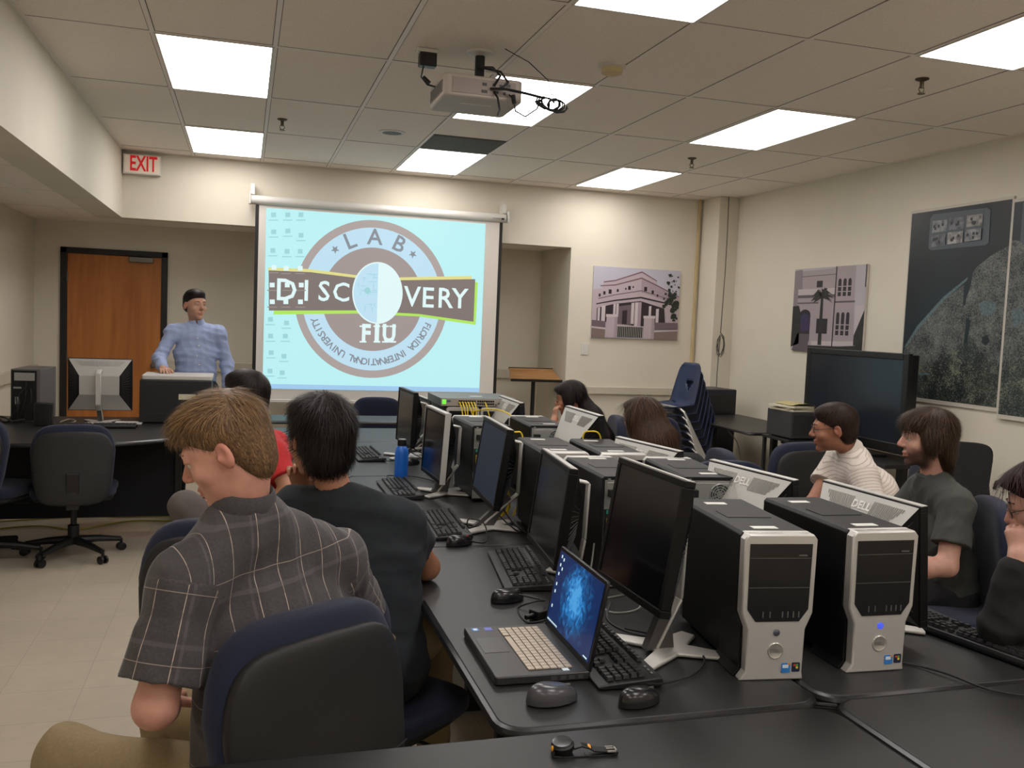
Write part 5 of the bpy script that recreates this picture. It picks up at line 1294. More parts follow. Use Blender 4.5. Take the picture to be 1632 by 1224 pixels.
def land_material(name, seed, base, spk):
    m, nt, b = _principled(name)
    tc = nt.nodes.new('ShaderNodeTexCoord'); mp = nt.nodes.new('ShaderNodeMapping'); mp.inputs['Location'].default_value = (seed, seed*2, seed*3); nt.links.new(tc.outputs['Object'], mp.inputs['Vector'])
    n1 = nt.nodes.new('ShaderNodeTexNoise'); n1.inputs['Scale'].default_value = 5; n1.inputs['Detail'].default_value = 9; n1.inputs['Roughness'].default_value = .75; nt.links.new(mp.outputs[0], n1.inputs['Vector'])
    v1 = nt.nodes.new('ShaderNodeTexVoronoi'); v1.inputs['Scale'].default_value = 60; nt.links.new(mp.outputs[0], v1.inputs['Vector'])
    n2 = nt.nodes.new('ShaderNodeTexNoise'); n2.inputs['Scale'].default_value = 90; n2.inputs['Detail'].default_value = 4; nt.links.new(mp.outputs[0], n2.inputs['Vector'])
    cr = nt.nodes.new('ShaderNodeValToRGB'); e = cr.color_ramp.elements; e[0].position = .42; e[0].color = lin((18, 26, 30)); e[1].position = .62; e[1].color = lin(spk)
    x = cr.color_ramp.elements.new(.5); x.color = lin(base)
    mx = nt.nodes.new('ShaderNodeMath'); mx.operation = 'MULTIPLY_ADD'; mx.inputs[1].default_value = .45; nt.links.new(n2.outputs['Fac'], mx.inputs[0])
    m2 = nt.nodes.new('ShaderNodeMath'); m2.operation = 'MULTIPLY'; m2.inputs[1].default_value = .55; nt.links.new(n1.outputs['Fac'], m2.inputs[0]); nt.links.new(m2.outputs[0], mx.inputs[2])
    nt.links.new(mx.outputs[0], cr.inputs[0])
    th = nt.nodes.new('ShaderNodeMath'); th.operation = 'LESS_THAN'; th.inputs[1].default_value = .16; nt.links.new(v1.outputs['Distance'], th.inputs[0])
    t2 = nt.nodes.new('ShaderNodeMath'); t2.operation = 'MULTIPLY'; t2.inputs[1].default_value = .45; nt.links.new(th.outputs[0], t2.inputs[0])
    m3 = nt.nodes.new('ShaderNodeMix'); m3.data_type = 'RGBA'; m3.inputs[7].default_value = lin((130, 140, 138)); nt.links.new(t2.outputs[0], m3.inputs[0]); nt.links.new(cr.outputs[0], m3.inputs[6])
    nt.links.new(m3.outputs[2], b.inputs['Base Color']); b.inputs['Roughness'].default_value = .42
    return m
sea = mat('sea_print', (14, 24, 32), .35, var=.75, vscale=1.6)
land = land_material('land_print', 1.3, (78, 80, 78), (118, 122, 116)); land2 = land_material('land_dark', 4.1, (48, 54, 52), (124, 130, 112)); coast = mat('coast_print', (84, 104, 110), .45, var=.45, vscale=90)
lagoon = mat('lagoon_print', (84, 100, 104), .45, var=.45, vscale=60); teal = mat('deep_teal', (22, 44, 58), .35, var=.2, vscale=6)
def poster(label, y1, W, z0, Hh, full=True, seedx=0):
    t = thing('aerial_poster', label, 'poster', (4.998, y1, z0), -PI/2, 'aerial city posters on the right wall')
    MB().box(0, W, -.012, 0, 0, Hh).build('sheet', cm('poster_white', (196, 190, 178)), t, smooth=None)
    q = MB(); L = [-.0125]
    def f(x, y):
        u = (x-20)/540; v = (y-(128-80*u))/(1095-(128-80*u)+28*u); return (.012+min(max(u, 0), 1)*(W-.024), .03+(1-min(max(v, 0), 1))*(Hh-.05))
    def P(m, pts):
        L[0] -= .0003; q.use(m).flat(U(pts[::-1], f), L[0])
    P(sea, [(20, 130), (560, 40), (560, 1125), (20, 1095)])
    if full:
        P(coast, [(30, 835), (100, 720), (240, 560), (368, 450), (362, 470), (250, 575), (115, 735), (45, 845)])
        P(land, [(30, 850), (110, 735), (250, 575), (362, 480), (356, 600), (385, 500), (392, 425), (412, 395), (480, 335), (560, 285), (560, 1125), (22, 1095)])
        P(land2, [(25, 950), (200, 920), (330, 830), (400, 760), (500, 880), (560, 900), (560, 1125), (22, 1095)])
        P(lagoon, [(430, 590), (460, 570), (520, 580), (525, 620), (490, 650), (450, 650)]); P(sea, [(350, 490), (372, 470), (365, 600), (352, 600)]); P(sea, [(465, 760), (490, 750), (505, 780), (485, 805), (465, 790)])
        P(sea, [(375, 660), (400, 680), (390, 800), (372, 800)]); P(coast, [(42, 975), (190, 966), (192, 976), (44, 986)]); P(coast, [(92, 935), (98, 935), (104, 1020), (98, 1020)])
        P(mat('poster_grey', (74, 82, 90), .4), [(150, 130), (440, 92), (460, 105), (462, 270), (445, 285), (150, 318), (135, 305), (135, 150)])
        rr = random.Random(9)
        for r in range(2):
            for c in range(3):
                x0 = 150+c*96; y0 = 165+r*74-c*16; P(mat('inset_%d' % ((r+c) % 3), [(122, 124, 126), (96, 98, 104), (140, 138, 136)][(r+c) % 3], .45, var=.6, vscale=25), [(x0, y0), (x0+82, y0-10), (x0+82, y0+50), (x0, y0+62)])
                for k in range(4):
                    xa = x0+rr.uniform(5, 60); ya = y0+rr.uniform(8, 35); P(mat('inset_dark', (44, 46, 52), .45), [(xa, ya), (xa+12, ya-1), (xa+12, ya+14), (xa, ya+15)])
    else:
        P(land, [(20, 300), (560, 330), (560, 1125), (20, 1095)]); P(land2, [(20, 900), (250, 700), (560, 900), (560, 1125), (20, 1095)])
        P(mat('poster_grey', (74, 82, 90), .4), [(60, 120), (440, 92), (460, 105), (462, 270), (445, 285), (75, 318), (60, 305)]); P(lagoon, [(40, 620), (90, 600), (120, 660), (60, 690)])
    q.build('print', None, t, smooth=None)
    return t
poster('large poster of a coastal city from the air with a dark sea at upper left', 5.985, .99, 1.095, 1.475)
p2 = poster('second aerial city poster, cut by the right edge of the photo', 4.985, .99, 1.055, 1.49, full=False)
p2.location.x = 4.984
# ================================================================ people
def _attr_mix(nt, b, col_in, masks):
    ca = nt.nodes.new('ShaderNodeVertexColor'); ca.layer_name = 'tint'; sp = nt.nodes.new('ShaderNodeSeparateColor'); nt.links.new(ca.outputs['Color'], sp.inputs[0])
    prev = col_in
    for ch, c in masks:
        mx = nt.nodes.new('ShaderNodeMix'); mx.data_type = 'RGBA'; mx.inputs[7].default_value = lin(c)
        nt.links.new(sp.outputs[ch], mx.inputs[0]); nt.links.new(prev, mx.inputs[6]); prev = mx.outputs[2]
    nt.links.new(prev, b.inputs['Base Color'])
def skin_mat(name, rgb, beard=(60, 44, 36)):
    m, nt, b = _principled(name)
    tc = nt.nodes.new('ShaderNodeTexCoord'); n = nt.nodes.new('ShaderNodeTexNoise'); n.inputs['Scale'].default_value = 40; n.inputs['Detail'].default_value = 5; nt.links.new(tc.outputs['Object'], n.inputs['Vector'])
    cr = nt.nodes.new('ShaderNodeValToRGB'); e = cr.color_ramp.elements; e[0].position = .3; e[1].position = .7
    e[0].color = lin(tuple(v*.93 for v in rgb)); e[1].color = lin(rgb); nt.links.new(n.outputs['Fac'], cr.inputs[0])
    _attr_mix(nt, b, cr.outputs[0], [('Red', beard), ('Green', (rgb[0]*.86, rgb[1]*.62, rgb[2]*.60))])
    b.inputs['Roughness'].default_value = .5; b.inputs['Subsurface Weight'].default_value = .12; b.inputs['Subsurface Radius'].default_value = (.012, .005, .003); b.inputs['Subsurface Scale'].default_value = 1
    return m
def hair_mat(name, c1, c2, rough=.5):
    m, nt, b = _principled(name)
    ca = nt.nodes.new('ShaderNodeVertexColor'); ca.layer_name = 'tint'; sp = nt.nodes.new('ShaderNodeSeparateColor'); nt.links.new(ca.outputs['Color'], sp.inputs[0])
    mx = nt.nodes.new('ShaderNodeMix'); mx.data_type = 'RGBA'; mx.inputs[6].default_value = lin(c1); mx.inputs[7].default_value = lin(c2)
    nt.links.new(sp.outputs['Red'], mx.inputs[0]); nt.links.new(mx.outputs[2], b.inputs['Base Color']); b.inputs['Roughness'].default_value = rough
    b.inputs['Specular IOR Level'].default_value = .2
    return m
def lines_mat(name, base, ul=None, vl=None, rough=.85, var=.1):
    """cloth with printed thin lines; ul/vl = (spacing m, width fraction, colour, offset) lists, UV in metres"""
    m, nt, b = _principled(name)
    tc = nt.nodes.new('ShaderNodeUVMap'); sp = nt.nodes.new('ShaderNodeSeparateXYZ'); nt.links.new(tc.outputs[0], sp.inputs[0])
    n = nt.nodes.new('ShaderNodeTexNoise'); n.inputs['Scale'].default_value = 220; n.inputs['Detail'].default_value = 3; o = nt.nodes.new('ShaderNodeTexCoord'); nt.links.new(o.outputs['Object'], n.inputs['Vector'])
    cr = nt.nodes.new('ShaderNodeValToRGB'); e = cr.color_ramp.elements; e[0].position = .3; e[1].position = .7; e[0].color = lin(tuple(v*(1-var) for v in base)); e[1].color = lin(tuple(min(255, v*(1+var)) for v in base)); nt.links.new(n.outputs['Fac'], cr.inputs[0])
    prev = cr.outputs[0]
    for axis, lst in (('X', ul or []), ('Y', vl or [])):
        for (s, wd, c, off, amt) in lst:
            a = nt.nodes.new('ShaderNodeMath'); a.operation = 'MULTIPLY_ADD'; a.inputs[1].default_value = 1/s; a.inputs[2].default_value = off; nt.links.new(sp.outputs[axis], a.inputs[0])
            f_ = nt.nodes.new('ShaderNodeMath'); f_.operation = 'FRACT'; nt.links.new(a.outputs[0], f_.inputs[0])
            c_ = nt.nodes.new('ShaderNodeMath'); c_.operation = 'COMPARE'; c_.inputs[1].default_value = .5; c_.inputs[2].default_value = wd/2; nt.links.new(f_.outputs[0], c_.inputs[0])
            k_ = nt.nodes.new('ShaderNodeMath'); k_.operation = 'MULTIPLY'; k_.inputs[1].default_value = amt; nt.links.new(c_.outputs[0], k_.inputs[0])
            mx = nt.nodes.new('ShaderNodeMix'); mx.data_type = 'RGBA'; mx.inputs[7].default_value = lin(c); nt.links.new(k_.outputs[0], mx.inputs[0]); nt.links.new(prev, mx.inputs[6]); prev = mx.outputs[2]
    nt.links.new(prev, b.inputs['Base Color']); b.inputs['Roughness'].default_value = rough; b.inputs['Sheen Weight'].default_value = .1
    return m
A3 = lambda *p: np.array(p, float)
def head_prims(c, R, s):
    L = lambda x, y, z: c+R@(np.array((x, y, z))*s)
    P = [ell(L(0, -.009, .034), A3(.074, .089, .081)*s, R, .02), ell(L(0, .024, -.004), A3(.066, .070, .084)*s, R, .02*s),
         ell(L(0, .030, -.062), A3(.052, .056, .047)*s, R, .025*s), ell(L(0, .072, -.098), A3(.021, .017, .016)*s, R, .022*s),
         cap(L(-.034, .080, .024), L(.034, .080, .024), .0105*s, .0105*s, .016*s),
         cap(L(0, .087, .014), L(0, .109, -.024), .008*s, .0115*s, .010*s)]
    for q in (-1, 1):
        P += [ell(L(q*.042, .058, -.028), A3(.021, .022, .019)*s, R, .02*s), ell(L(q*.011, .099, -.030), A3(.008, .009, .007)*s, R, .006*s)]
    for q in (-1, 1): P.append(ell(L(q*.031, .096, .003), A3(.017, .013, .011)*s, R, .012*s, 's'))
    for q in (-1, 1): P.append(ell(L(q*.031, .0795, .0105), A3(.0155, .0140, .0085)*s, R, .004*s))
    P += [ell(L(0, .088, -.0565), A3(.022, .0105, .0060)*s, R, .005*s), ell(L(0, .0865, -.0685), A3(.020, .0105, .0070)*s, R, .005*s), cap(L(-.023, .096, -.0625), L(.023, .096, -.0625), .0016*s, .0016*s, .003*s, 's')]
    for q in (-1, 1):
        Re = R@rotm(q*.35, -.15, 0)
        P += [ell(L(q*.079, -.010, -.006), A3(.0085, .018, .031)*s, Re, .005*s), ell(L(q*.0880, -.004, .001), A3(.0080, .0115, .0200)*s, Re, .003*s, 's'), ell(L(q*.080, .004, -.010), A3(.005, .005, .007)*s, Re, .004*s)]
    return P
def hand_prims(w_, d, n, side, s=1.0, curl=(.5, .7, .5), spread=.08, thumb=.5):
    """w_ wrist, d finger direction, n palm normal (the way the palm faces), side: +1 thumb on d x n side"""
    d = nrm(d); n = np.array(n, float); n = nrm(n-d*(n@d)); sd = np.cross(d, n)*side
    P = [acap(w_+d*.012*s, w_+d*.070*s, .026*s, .037*s, sd, .42, .012)]
    for k, (off, ln) in enumerate(((.028, .070), (.0095, .078), (-.0095, .072), (-.027, .056))):
        b = w_+d*(.078-.004*abs(k-1))*s+sd*off*s; a = 0; r = .0086*s
        dd = nrm(d+sd*spread*(1.5-k)*.6)
        for j, fr in enumerate((.45, .30, .25)):
            a += curl[j]*(1+.08*k); v = dd*math.cos(a)+n*math.sin(a); e = b+v*ln*fr*s
            P.append(cap(b, e, r, r*.9, .004)); b = e; r *= .9
    b = w_+d*.022*s+sd*.028*s; v = nrm(d*.55+sd*.75+n*thumb*.6); e = b+v*.036*s; P.append(cap(b, e, .013*s, .0105*s, .008)); v2 = nrm(d*.85+sd*.35+n*thumb); P.append(cap(e, e+v2*.032*s, .0102*s, .0085*s, .004))
    return P
def vnormals(v, q):
    a = v[q[:, 2]]-v[q[:, 0]]; b = v[q[:, 3]]-v[q[:, 1]]; n = np.cross(a, b); N = np.zeros_like(v)
    for k in range(4): np.add.at(N, q[:, k], n)
    return N/np.maximum(np.linalg.norm(N, axis=1), 1e-12)[:, None]
def hair_object(parent, origin, prims, h, mtl, c, R, s, flow, count, length, width, lift=.15, seed=1, cut=None, disp=None):
    v, q = sdf_mesh(prims, h, disp)
    N = vnormals(v, q); rg = np.random.RandomState(seed)
    cols = np.zeros((len(v), 4)); cols[:, 0] = rg.uniform(0, .5, len(v)); cols[:, 3] = 1
    fc = v[q].mean(1); fn_ = N[q].mean(1); loc = ((fc-c)@R)/s
    wgt = np.ones(len(fc)); 
    if cut is not None: wgt = wgt*cut(loc)
    idx = rg.choice(len(fc), count, p=wgt/wgt.sum())
    p0 = fc[idx]+rg.normal(0, h*.4, (count, 3)); n = fn_[idx]; l = loc[idx]
    f = flow(l)@R.T; f = f+rg.normal(0, .18, f.shape); t = f-n*(f*n).sum(1)[:, None]; t /= np.maximum(np.linalg.norm(t, axis=1), 1e-6)[:, None]
    ln = length(l)*rg.uniform(.6, 1.25, count) if callable(length) else length*rg.uniform(.6, 1.25, count)
    w_ = width*rg.uniform(.6, 1.3, count); sd = np.cross(n, t); S = 4; V = []; lf = lift*rg.uniform(.2, 1.6, count)
    grav = A3(0, 0, -1)
    for k in range(S):
        u = k/(S-1); pos = p0-n*.002+t*(ln*u)[:, None]+n*(ln*lf*u*(1-.55*u))[:, None]+grav*(ln*.10*u*u)[:, None]
        ww = (w_*(1-.85*u))[:, None]; V.append(pos-sd*ww/2); V.append(pos+sd*ww/2)
    V = np.stack(V, 1).reshape(-1, 3); base = len(v)+np.arange(count)*S*2
    Q = np.concatenate([np.stack([base+2*k, base+2*k+1, base+2*k+3, base+2*k+2], 1) for k in range(S-1)])
    c2 = np.zeros((len(V), 4)); c2[:, 0] = np.repeat(np.clip(rg.normal(.55, .3, count), 0, 1), S*2); c2[:, 3] = 1
    return np_object('hair', np.concatenate([v, V]), np.concatenate([q, Q]), mtl, parent, True, origin, None, np.concatenate([cols, c2]))
def wrinkles(A, seed, f=80):
    rg = np.random.RandomState(seed); W = rg.normal(0, 1, (5, 3)); W /= np.linalg.norm(W, axis=1)[:, None]; W *= rg.uniform(.6, 1.6, (5, 1))*f; ph = rg.uniform(0, 6, 5)
    def d(P):
        a = np.zeros(len(P))
        for k in range(5):
            x = P@W[k]+ph[k]+1.2*np.sin(P@W[(k+1) % 5]*.35); a += 1-np.abs(np.sin(x*.5))
        return A*(a/5-.36)*-1
    return d
def person(label, J, skin, head, top, bottom, hair=None, scale=1.0, h=.006, sleeve=.6, female=False, beard=False, collar=None, glasses=False, hands=(), shoes=True, wr=.009, seed=1, cat='person', sl_r=1.0, tors=1.0, torso_ratio=.64, hem=0.0, hsc=1.0, buttons=0, flare=1.0):
    J = {k: np.array(v, float) for k, v in J.items()}
    P_, N_ = J['P'], J['N']; C_ = J['C']; s = scale; rt = nrm(J['shR']-J['shL']); up = nrm(N_-P_)
    org = (P_[0], P_[1], 0.0)
    t = thing('person', label, cat, org)
    hc, yaw, pit, rol = head; hc = np.array(hc, float); R = rotm(math.radians(yaw), math.radians(pit), math.radians(rol))
    hs = s*hsc
    L = lambda x, y, z: hc+R@(np.array((x, y, z))*hs)
    # ---- body: one continuous skin
    B = head_prims(hc, R, hs)
    B += [cap(L(0, -.022, -.05), N_, .046*s, .050*s, .03), acap(P_, (P_+N_)/2, .10*s, .09*s, rt, .6, .03), acap((P_+N_)/2, N_-up*.10, .09*s, .07*s, rt, .6, .03)]
    for q in 'LR':
        B += [cap(N_-up*.06, J['sh'+q], .036*s, .040*s, .03), cap(J['sh'+q], J['el'+q], .046*s, .038*s, .02)]
        el, wr_ = J['el'+q], J['wr'+q]; B += [cap(el, el+(wr_-el)*.35, .039*s, .040*s, .02), cap(el+(wr_-el)*.35, wr_, .040*s, .026*s, .02)]
        hp = J['hip'+q]; B += [cap(P_, hp, .08*s, .07*s, .03), cap(hp, J['kn'+q], .066*s, .05*s, .02), cap(J['kn'+q], J['an'+q], .05*s, .034*s, .02)]
    for q, d, n, sd, cu in hands: B += hand_prims(J['wr'+q], d, n, sd, s*(.92 if female else 1), cu)
    v, f = sdf_mesh(B, h)
    l = ((v-hc)@R)/hs; inh = (np.linalg.norm(l-A3(0, 0, -.02), axis=1) < .17)
    red = np.zeros(len(v)); grn = np.zeros(len(v))
    lip = (((l[:, 0])/.026)**2+((l[:, 2]+.0625)/.012)**2 < 1) & (l[:, 1] > .07) & inh; grn[lip] = .5
    ear = (np.abs(l[:, 0]) > .074) & (np.abs(l[:, 1]+.01) < .03) & (np.abs(l[:, 2]+.006) < .04) & inh; grn[ear] = .35
    nose = (np.abs(l[:, 0]) < .02) & (l[:, 1] > .098) & inh; grn[nose] = .25
    if beard:
        bm = np.clip((-.030-l[:, 2]+.35*np.clip(.05-l[:, 1], -.03, .06))/.02, 0, 1)*np.clip((l[:, 1]+.015)/.03, 0, 1)*np.clip((l[:, 2]+.135)/.02, 0, 1)
        bm *= 1-np.exp(-(((np.abs(l[:, 0])-.040)/.016)**2+((l[:, 2]+.035)/.018)**2)); bm[lip] *= .2; red = np.maximum(red, bm*inh*(beard if beard is not True else .85))
    cols = np.stack([red, grn, np.zeros(len(v)), np.ones(len(v))], 1)
    np_object('body', v, f, skin, t, True, org, None, cols)
    # ---- eyes and brows
    for q in (-1, 1):
        m = MB().use(mat('eye_white', (200, 194, 186), .2)).ellipsoid((0, 0, 0), (.0118*hs,)*3, 14, 10).use(mat('eye_iris', (46, 32, 24), .15)).ellipsoid((0, .0058*hs, 0), (.0062*hs, .0070*hs, .0062*hs), 12, 8)
        e = m.build('eye', None, t, smooth=60); e.location = Vector(tuple(L(q*.031, .0770, .004)-np.array(org))); e.rotation_euler = Matrix(R.tolist()).to_euler()
        bm_ = MB(); bm_.tube([tuple(L(q*x, y, z)-np.array(org)) for x, y, z in ((.013, .0925, .025), (.028, .0925, .030), (.046, .082, .026))], [.0028*s, .0034*s, .0018*s], 6); bm_.build('eyebrow', hair['brow'] if hair and 'brow' in hair else mat('brow_dark', (44, 32, 26), .7), t, smooth=60)
    # ---- top garment
    W_ = P_*.5+C_*.5; ch = .90 if female else 1.0; U_ = (J['shL']+J['shR'])/2-up*.045; q_ = s*tors
    T = [acap(P_+up*(.02-hem), W_, .158*q_*ch*flare, .148*q_*ch, rt, .76, .05, ratio_b=.72), acap(W_, C_, .148*q_*ch, .162*q_*ch, rt, .72, .05, ratio_b=torso_ratio), acap(C_, U_, .162*q_*ch, .140*q_*ch, rt, torso_ratio, .05, ratio_b=torso_ratio*.92)]
    for q in 'LR':
        sh, el = J['sh'+q], J['el'+q]; T += [cap(N_-up*.020, sh, .046*q_, .052*q_, .05), cap(N_-up*.07, sh-up*.02, .06*q_, .052*q_, .05)]
        if sleeve <= 1: T.append(capcut(sh, sh+(el-sh)*sleeve, .056*q_*ch, .058*q_*sl_r*ch, .035))
        else:
            wr_ = J['wr'+q]; T += [cap(sh, el, .054*q_*ch*sl_r, .054*q_*ch*sl_r, .035), cap(el, el+(wr_-el)*(sleeve-1), .054*q_*ch*sl_r, .046*q_*sl_r, .03)]
    # neck opening
    T.append(cap(N_+up*.005, N_+up*.12, .052*s, .060*s, .008, 's'))
    v, f = sdf_mesh(T, h, wrinkles(wr, seed))
    rel = v-C_; fw = np.cross(up, rt); fw = fw*1.0
    uu = rel@rt; vv = rel@up; ff = rel@fw
    ua = uu*.92+.12*uu*np.abs(uu)/.2
    uv = np.stack([ua, vv], 1)
    for q in 'LR':
        sh, el = J['sh'+q], J['el'+q]; ax = nrm(el-sh); r0 = v-sh; tt = r0@ax; rad = r0-tt[:, None]*ax; dist = np.linalg.norm(rad, axis=1)
        side = 1 if q == 'R' else -1
        m = (dist < .085*q_) & (tt > .0) & ((uu*side) > (abs((sh-C_)@rt)-.035)+.0*tt)
        a1 = nrm(np.cross(ax, fw)); a2 = np.cross(ax, a1); ang = np.arctan2(rad@a2, rad@a1)
        uv[m, 0] = ang[m]*.062; uv[m, 1] = tt[m]
    tp = np_object(top[0], v, f, top[1], t, True, org, uv)
    if buttons:
        for b_i in range(buttons):
            c0 = N_-up*(.10+.075*b_i); m_ = (np.abs((v-c0)@rt) < .010) & (np.abs((v-c0)@up) < .010) & (np.abs((v-c0)@fw) < .25)
            if not m_.any(): continue
            pb_ = v[m_][np.argmax((v[m_]-c0)@fw)]; qb = MB(); qb.ellipsoid(tuple(pb_-np.array(org)), (.0065, .0065, .0065), 10, 6); qb.build('button', M_label, t, smooth=60)
    # collar
    nd = nrm(L(0, -.02, -.05)-N_); Z = nd; X_ = nrm(np.cross(R[:, 1]*0+np.cross(up, rt), Z)); Y_ = np.cross(Z, X_)
    M4 = Matrix(((X_[0], Y_[0], Z[0], N_[0]-org[0]), (X_[1], Y_[1], Z[1], N_[1]-org[1]), (X_[2], Y_[2], Z[2], N_[2]), (0, 0, 0, 1)))
    q = MB(); q.M = M4
    if collar == 'shirt':
        prof = [(.052, -.015), (.0525, .032), (.056, .038), (.061, .032), (.069, -.004), (.066, -.012), (.057, -.006)]
        def cf(u, v_):
            a = -PI/2+2*PI*u*.94+.06*PI; i = min(int(v_*len(prof)*.9999), len(prof)-1); r, z = prof[i]
            back = .5+.5*math.cos(a+PI/2+PI)   # 1 at back
            return (r*s*math.cos(a), r*s*math.sin(a)*1.02, (z+.012*(0.5-0.5*math.sin(a))*0)*s)
        n_ = 40
        vv_ = []; ff_ = []
        for j in range(len(prof)):
            for i in range(n_):
                a = PI/2+.12+(2*PI-.24)*i/(n_-1); r, z = prof[j]; vv_.append((r*s*math.cos(a), r*s*math.sin(a), z*s))
        for j in range(len(prof)):
            j2 = (j+1) % len(prof)
            for i in range(n_-1): ff_.append((j*n_+i, j*n_+i+1, j2*n_+i+1, j2*n_+i))
        ff_.append(tuple(j*n_ for j in range(len(prof)))); ff_.append(tuple(j*n_+n_-1 for j in range(len(prof)))[::-1])
        q.add(vv_, ff_); o = q.build('collar', top[2] if len(top) > 2 else top[1], t, smooth=50)
    elif collar == 'crew':
        q.tube([(.060*s*math.cos(a), .060*s*math.sin(a), -.004*s+.004*math.sin(a)) for a in np.linspace(0, 2*PI, 30)], .0055*s, 8); q.build('neck_band', top[1], t, smooth=60)
    # ---- trousers and shoes
    T = [ell(P_, A3(.152, .118, .108)*s*ch, np.stack([rt, np.cross(up, rt), up], 1), .04)]
    for q in 'LR':
        hp, kn, an = J['hip'+q], J['kn'+q], J['an'+q]; T += [cap(hp, kn, .086*s*ch, .066*s*ch, .04), cap(kn, an+(kn-an)*.06, .064*s*ch, .052*s*ch, .03)]
    v, f = sdf_mesh(T, h*1.3, wrinkles(wr*1.9, seed+5, 34)); np_object(bottom[0], v, f, bottom[1], t, True, org)
    if shoes:
        fwd = np.cross(up, rt); 
        for q in 'LR':
            an = J['an'+q].copy(); an[2] = 0; d = J.get('toe', None); d = nrm(A3(fwd[0], fwd[1], 0)) if d is None else nrm(d)
            Rz = np.stack([np.cross(d, A3(0, 0, 1)), d, A3(0, 0, 1)], 1)
            S_ = [ell(an+d*.07+A3(0, 0, .038), A3(.047, .125, .037), Rz, .02), ell(an+d*.0+A3(0, 0, .06), A3(.042, .055, .06), Rz, .03)]
            v, f = sdf_mesh(S_, .008); np_object('shoe', v, f, mat('shoe_dark', (36, 32, 30), .5), t, True, org)
    # ---- hair
    if hair:
        pr = [ell(L(*c), A3(*r)*hs, R, k*hs, op) if not callable(c) else c(L) for (c, r, k, op) in hair['prims']]
        pr += hair.get('world', [])
        hair_object(t, org, pr, hair.get('h', h*.8), hair['mat'], hc, R, hs, hair['flow'], hair.get('count', 2500), hair.get('length', .03), hair.get('width', .0022), hair.get('lift', .15), seed, hair.get('cut'), hair.get('disp'))
    if glasses:
        q = MB(); o_ = np.array(org)
        for e in (-1, 1):
            q.tube([tuple(L(e*.034+.022*math.cos(a), .100-.1*abs(.022*math.cos(a)+e*.0), .002+.016*math.sin(a))-o_) for a in np.linspace(0, 2*PI, 21)], .0013*s, 6)
            q.tube([tuple(L(e*.056, .097, .006)-o_), tuple(L(e*.076, .07, .008)-o_), tuple(L(e*.080, .0, .010)-o_), tuple(L(e*.078, -.02, -.004)-o_)], .0015*s, 6)
        q.tube([tuple(L(-.012, .102, .004)-o_), tuple(L(0, .104, .007)-o_), tuple(L(.012, .102, .004)-o_)], .0013*s, 6)
        q.build('glasses', mat('glasses_frame', (40, 36, 36), .3, .4), t, smooth=60)
    return t, L, R, org

# hair styles: lists of (centre, radii, blend, op) in the head frame
CUT_FACE = [((0, .136, -.006), (.070, .078, .070), .010, 's'), ((0, .122, -.060), (.086, .094, .082), .014, 's'), ((0, .050, -.085), (.105, .078, .082), .012, 's')]
SHORT = [((0, -.020, .044), (.083, .104, .086), .02, 'u'), ((0, -.055, -.020), (.068, .060, .062), .03, 'u'), ((0, .008, .088), (.066, .076, .036), .03, 'u')]
def flow_crown(l):
    d = l-A3(0, -.045, .115); d[:, 2] -= .02+.35*np.clip(-.0-l[:, 1], 0, .1); return d/np.maximum(np.linalg.norm(d, axis=1), 1e-6)[:, None]
def flow_fwd(l):
    topm = np.clip((l[:, 2]-.05)/.05, 0, 1)[:, None]; d = np.stack([l[:, 0]*4, -.15+.0*l[:, 1], -np.ones(len(l))], 1); tp = np.stack([l[:, 0]*3, np.ones(len(l))*.9, -.1*np.ones(len(l))], 1)
    back = (l[:, 1] < -.05)[:, None]; d = d*(1-topm)+tp*topm; d = np.where(back, np.stack([l[:, 0]*2, -np.ones(len(l))*.2, -np.ones(len(l))], 1), d)
    return d/np.maximum(np.linalg.norm(d, axis=1), 1e-6)[:, None]
def flow_down(l):
    d = np.stack([l[:, 0]*2.5, l[:, 1]*1.0, -np.ones(len(l))*.8], 1); return d/np.linalg.norm(d, axis=1)[:, None]
sk_fair = skin_mat('skin_fair', (208, 152, 132), (150, 104, 88)); sk_pale = skin_mat('skin_pale', (198, 150, 132), (62, 44, 38)); sk_tan = skin_mat('skin_tan', (172, 120, 92), (60, 40, 30)); sk_brown = skin_mat('skin_brown', (170, 116, 90), (50, 36, 30)); sk_asian = skin_mat('skin_warm', (190, 144, 120), (70, 50, 42))
h_sandy = hair_mat('hair_sandy', (76, 57, 42), (152, 120, 84)); h_black = hair_mat('hair_black', (14, 11, 11), (42, 34, 30)); h_dkbrown = hair_mat('hair_dark_brown', (26, 18, 16), (66, 44, 34)); h_brown = hair_mat('hair_brown', (40, 28, 22), (92, 66, 46)); h_choc = hair_mat('hair_chocolate', (30, 22, 18), (80, 58, 42)); h_auburn = hair_mat('hair_auburn', (24, 10, 12), (58, 24, 26))
plaid = lines_mat('plaid_cloth', (62, 59, 60), [(.054, .026, (186, 170, 156), .2, .95), (.108, .05, (92, 88, 90), .45, .5)], [(.135, .012, (186, 170, 156), .35, .85), (.135, .07, (92, 88, 92), .62, .4), (.045, .3, (58, 54, 56), .1, .4)])
polo = lines_mat('striped_polo', (216, 206, 196), None, [(.0165, .24, (168, 152, 144), .2, .7)], var=.03)
khaki = mat('khaki_twill', (138, 120, 88), .85, var=.08, vscale=150, bump=.1, bscale=500); jeans = mat('dark_jeans', (30, 36, 52), .85, var=.15, vscale=200, bump=.1, bscale=600); greyp = mat('grey_trousers', (92, 84, 82), .85, var=.06, vscale=90); blackp = mat('black_trousers', (20, 20, 23), .85); bluej = mat('pale_jeans', (104, 122, 146), .85, var=.1, vscale=150)
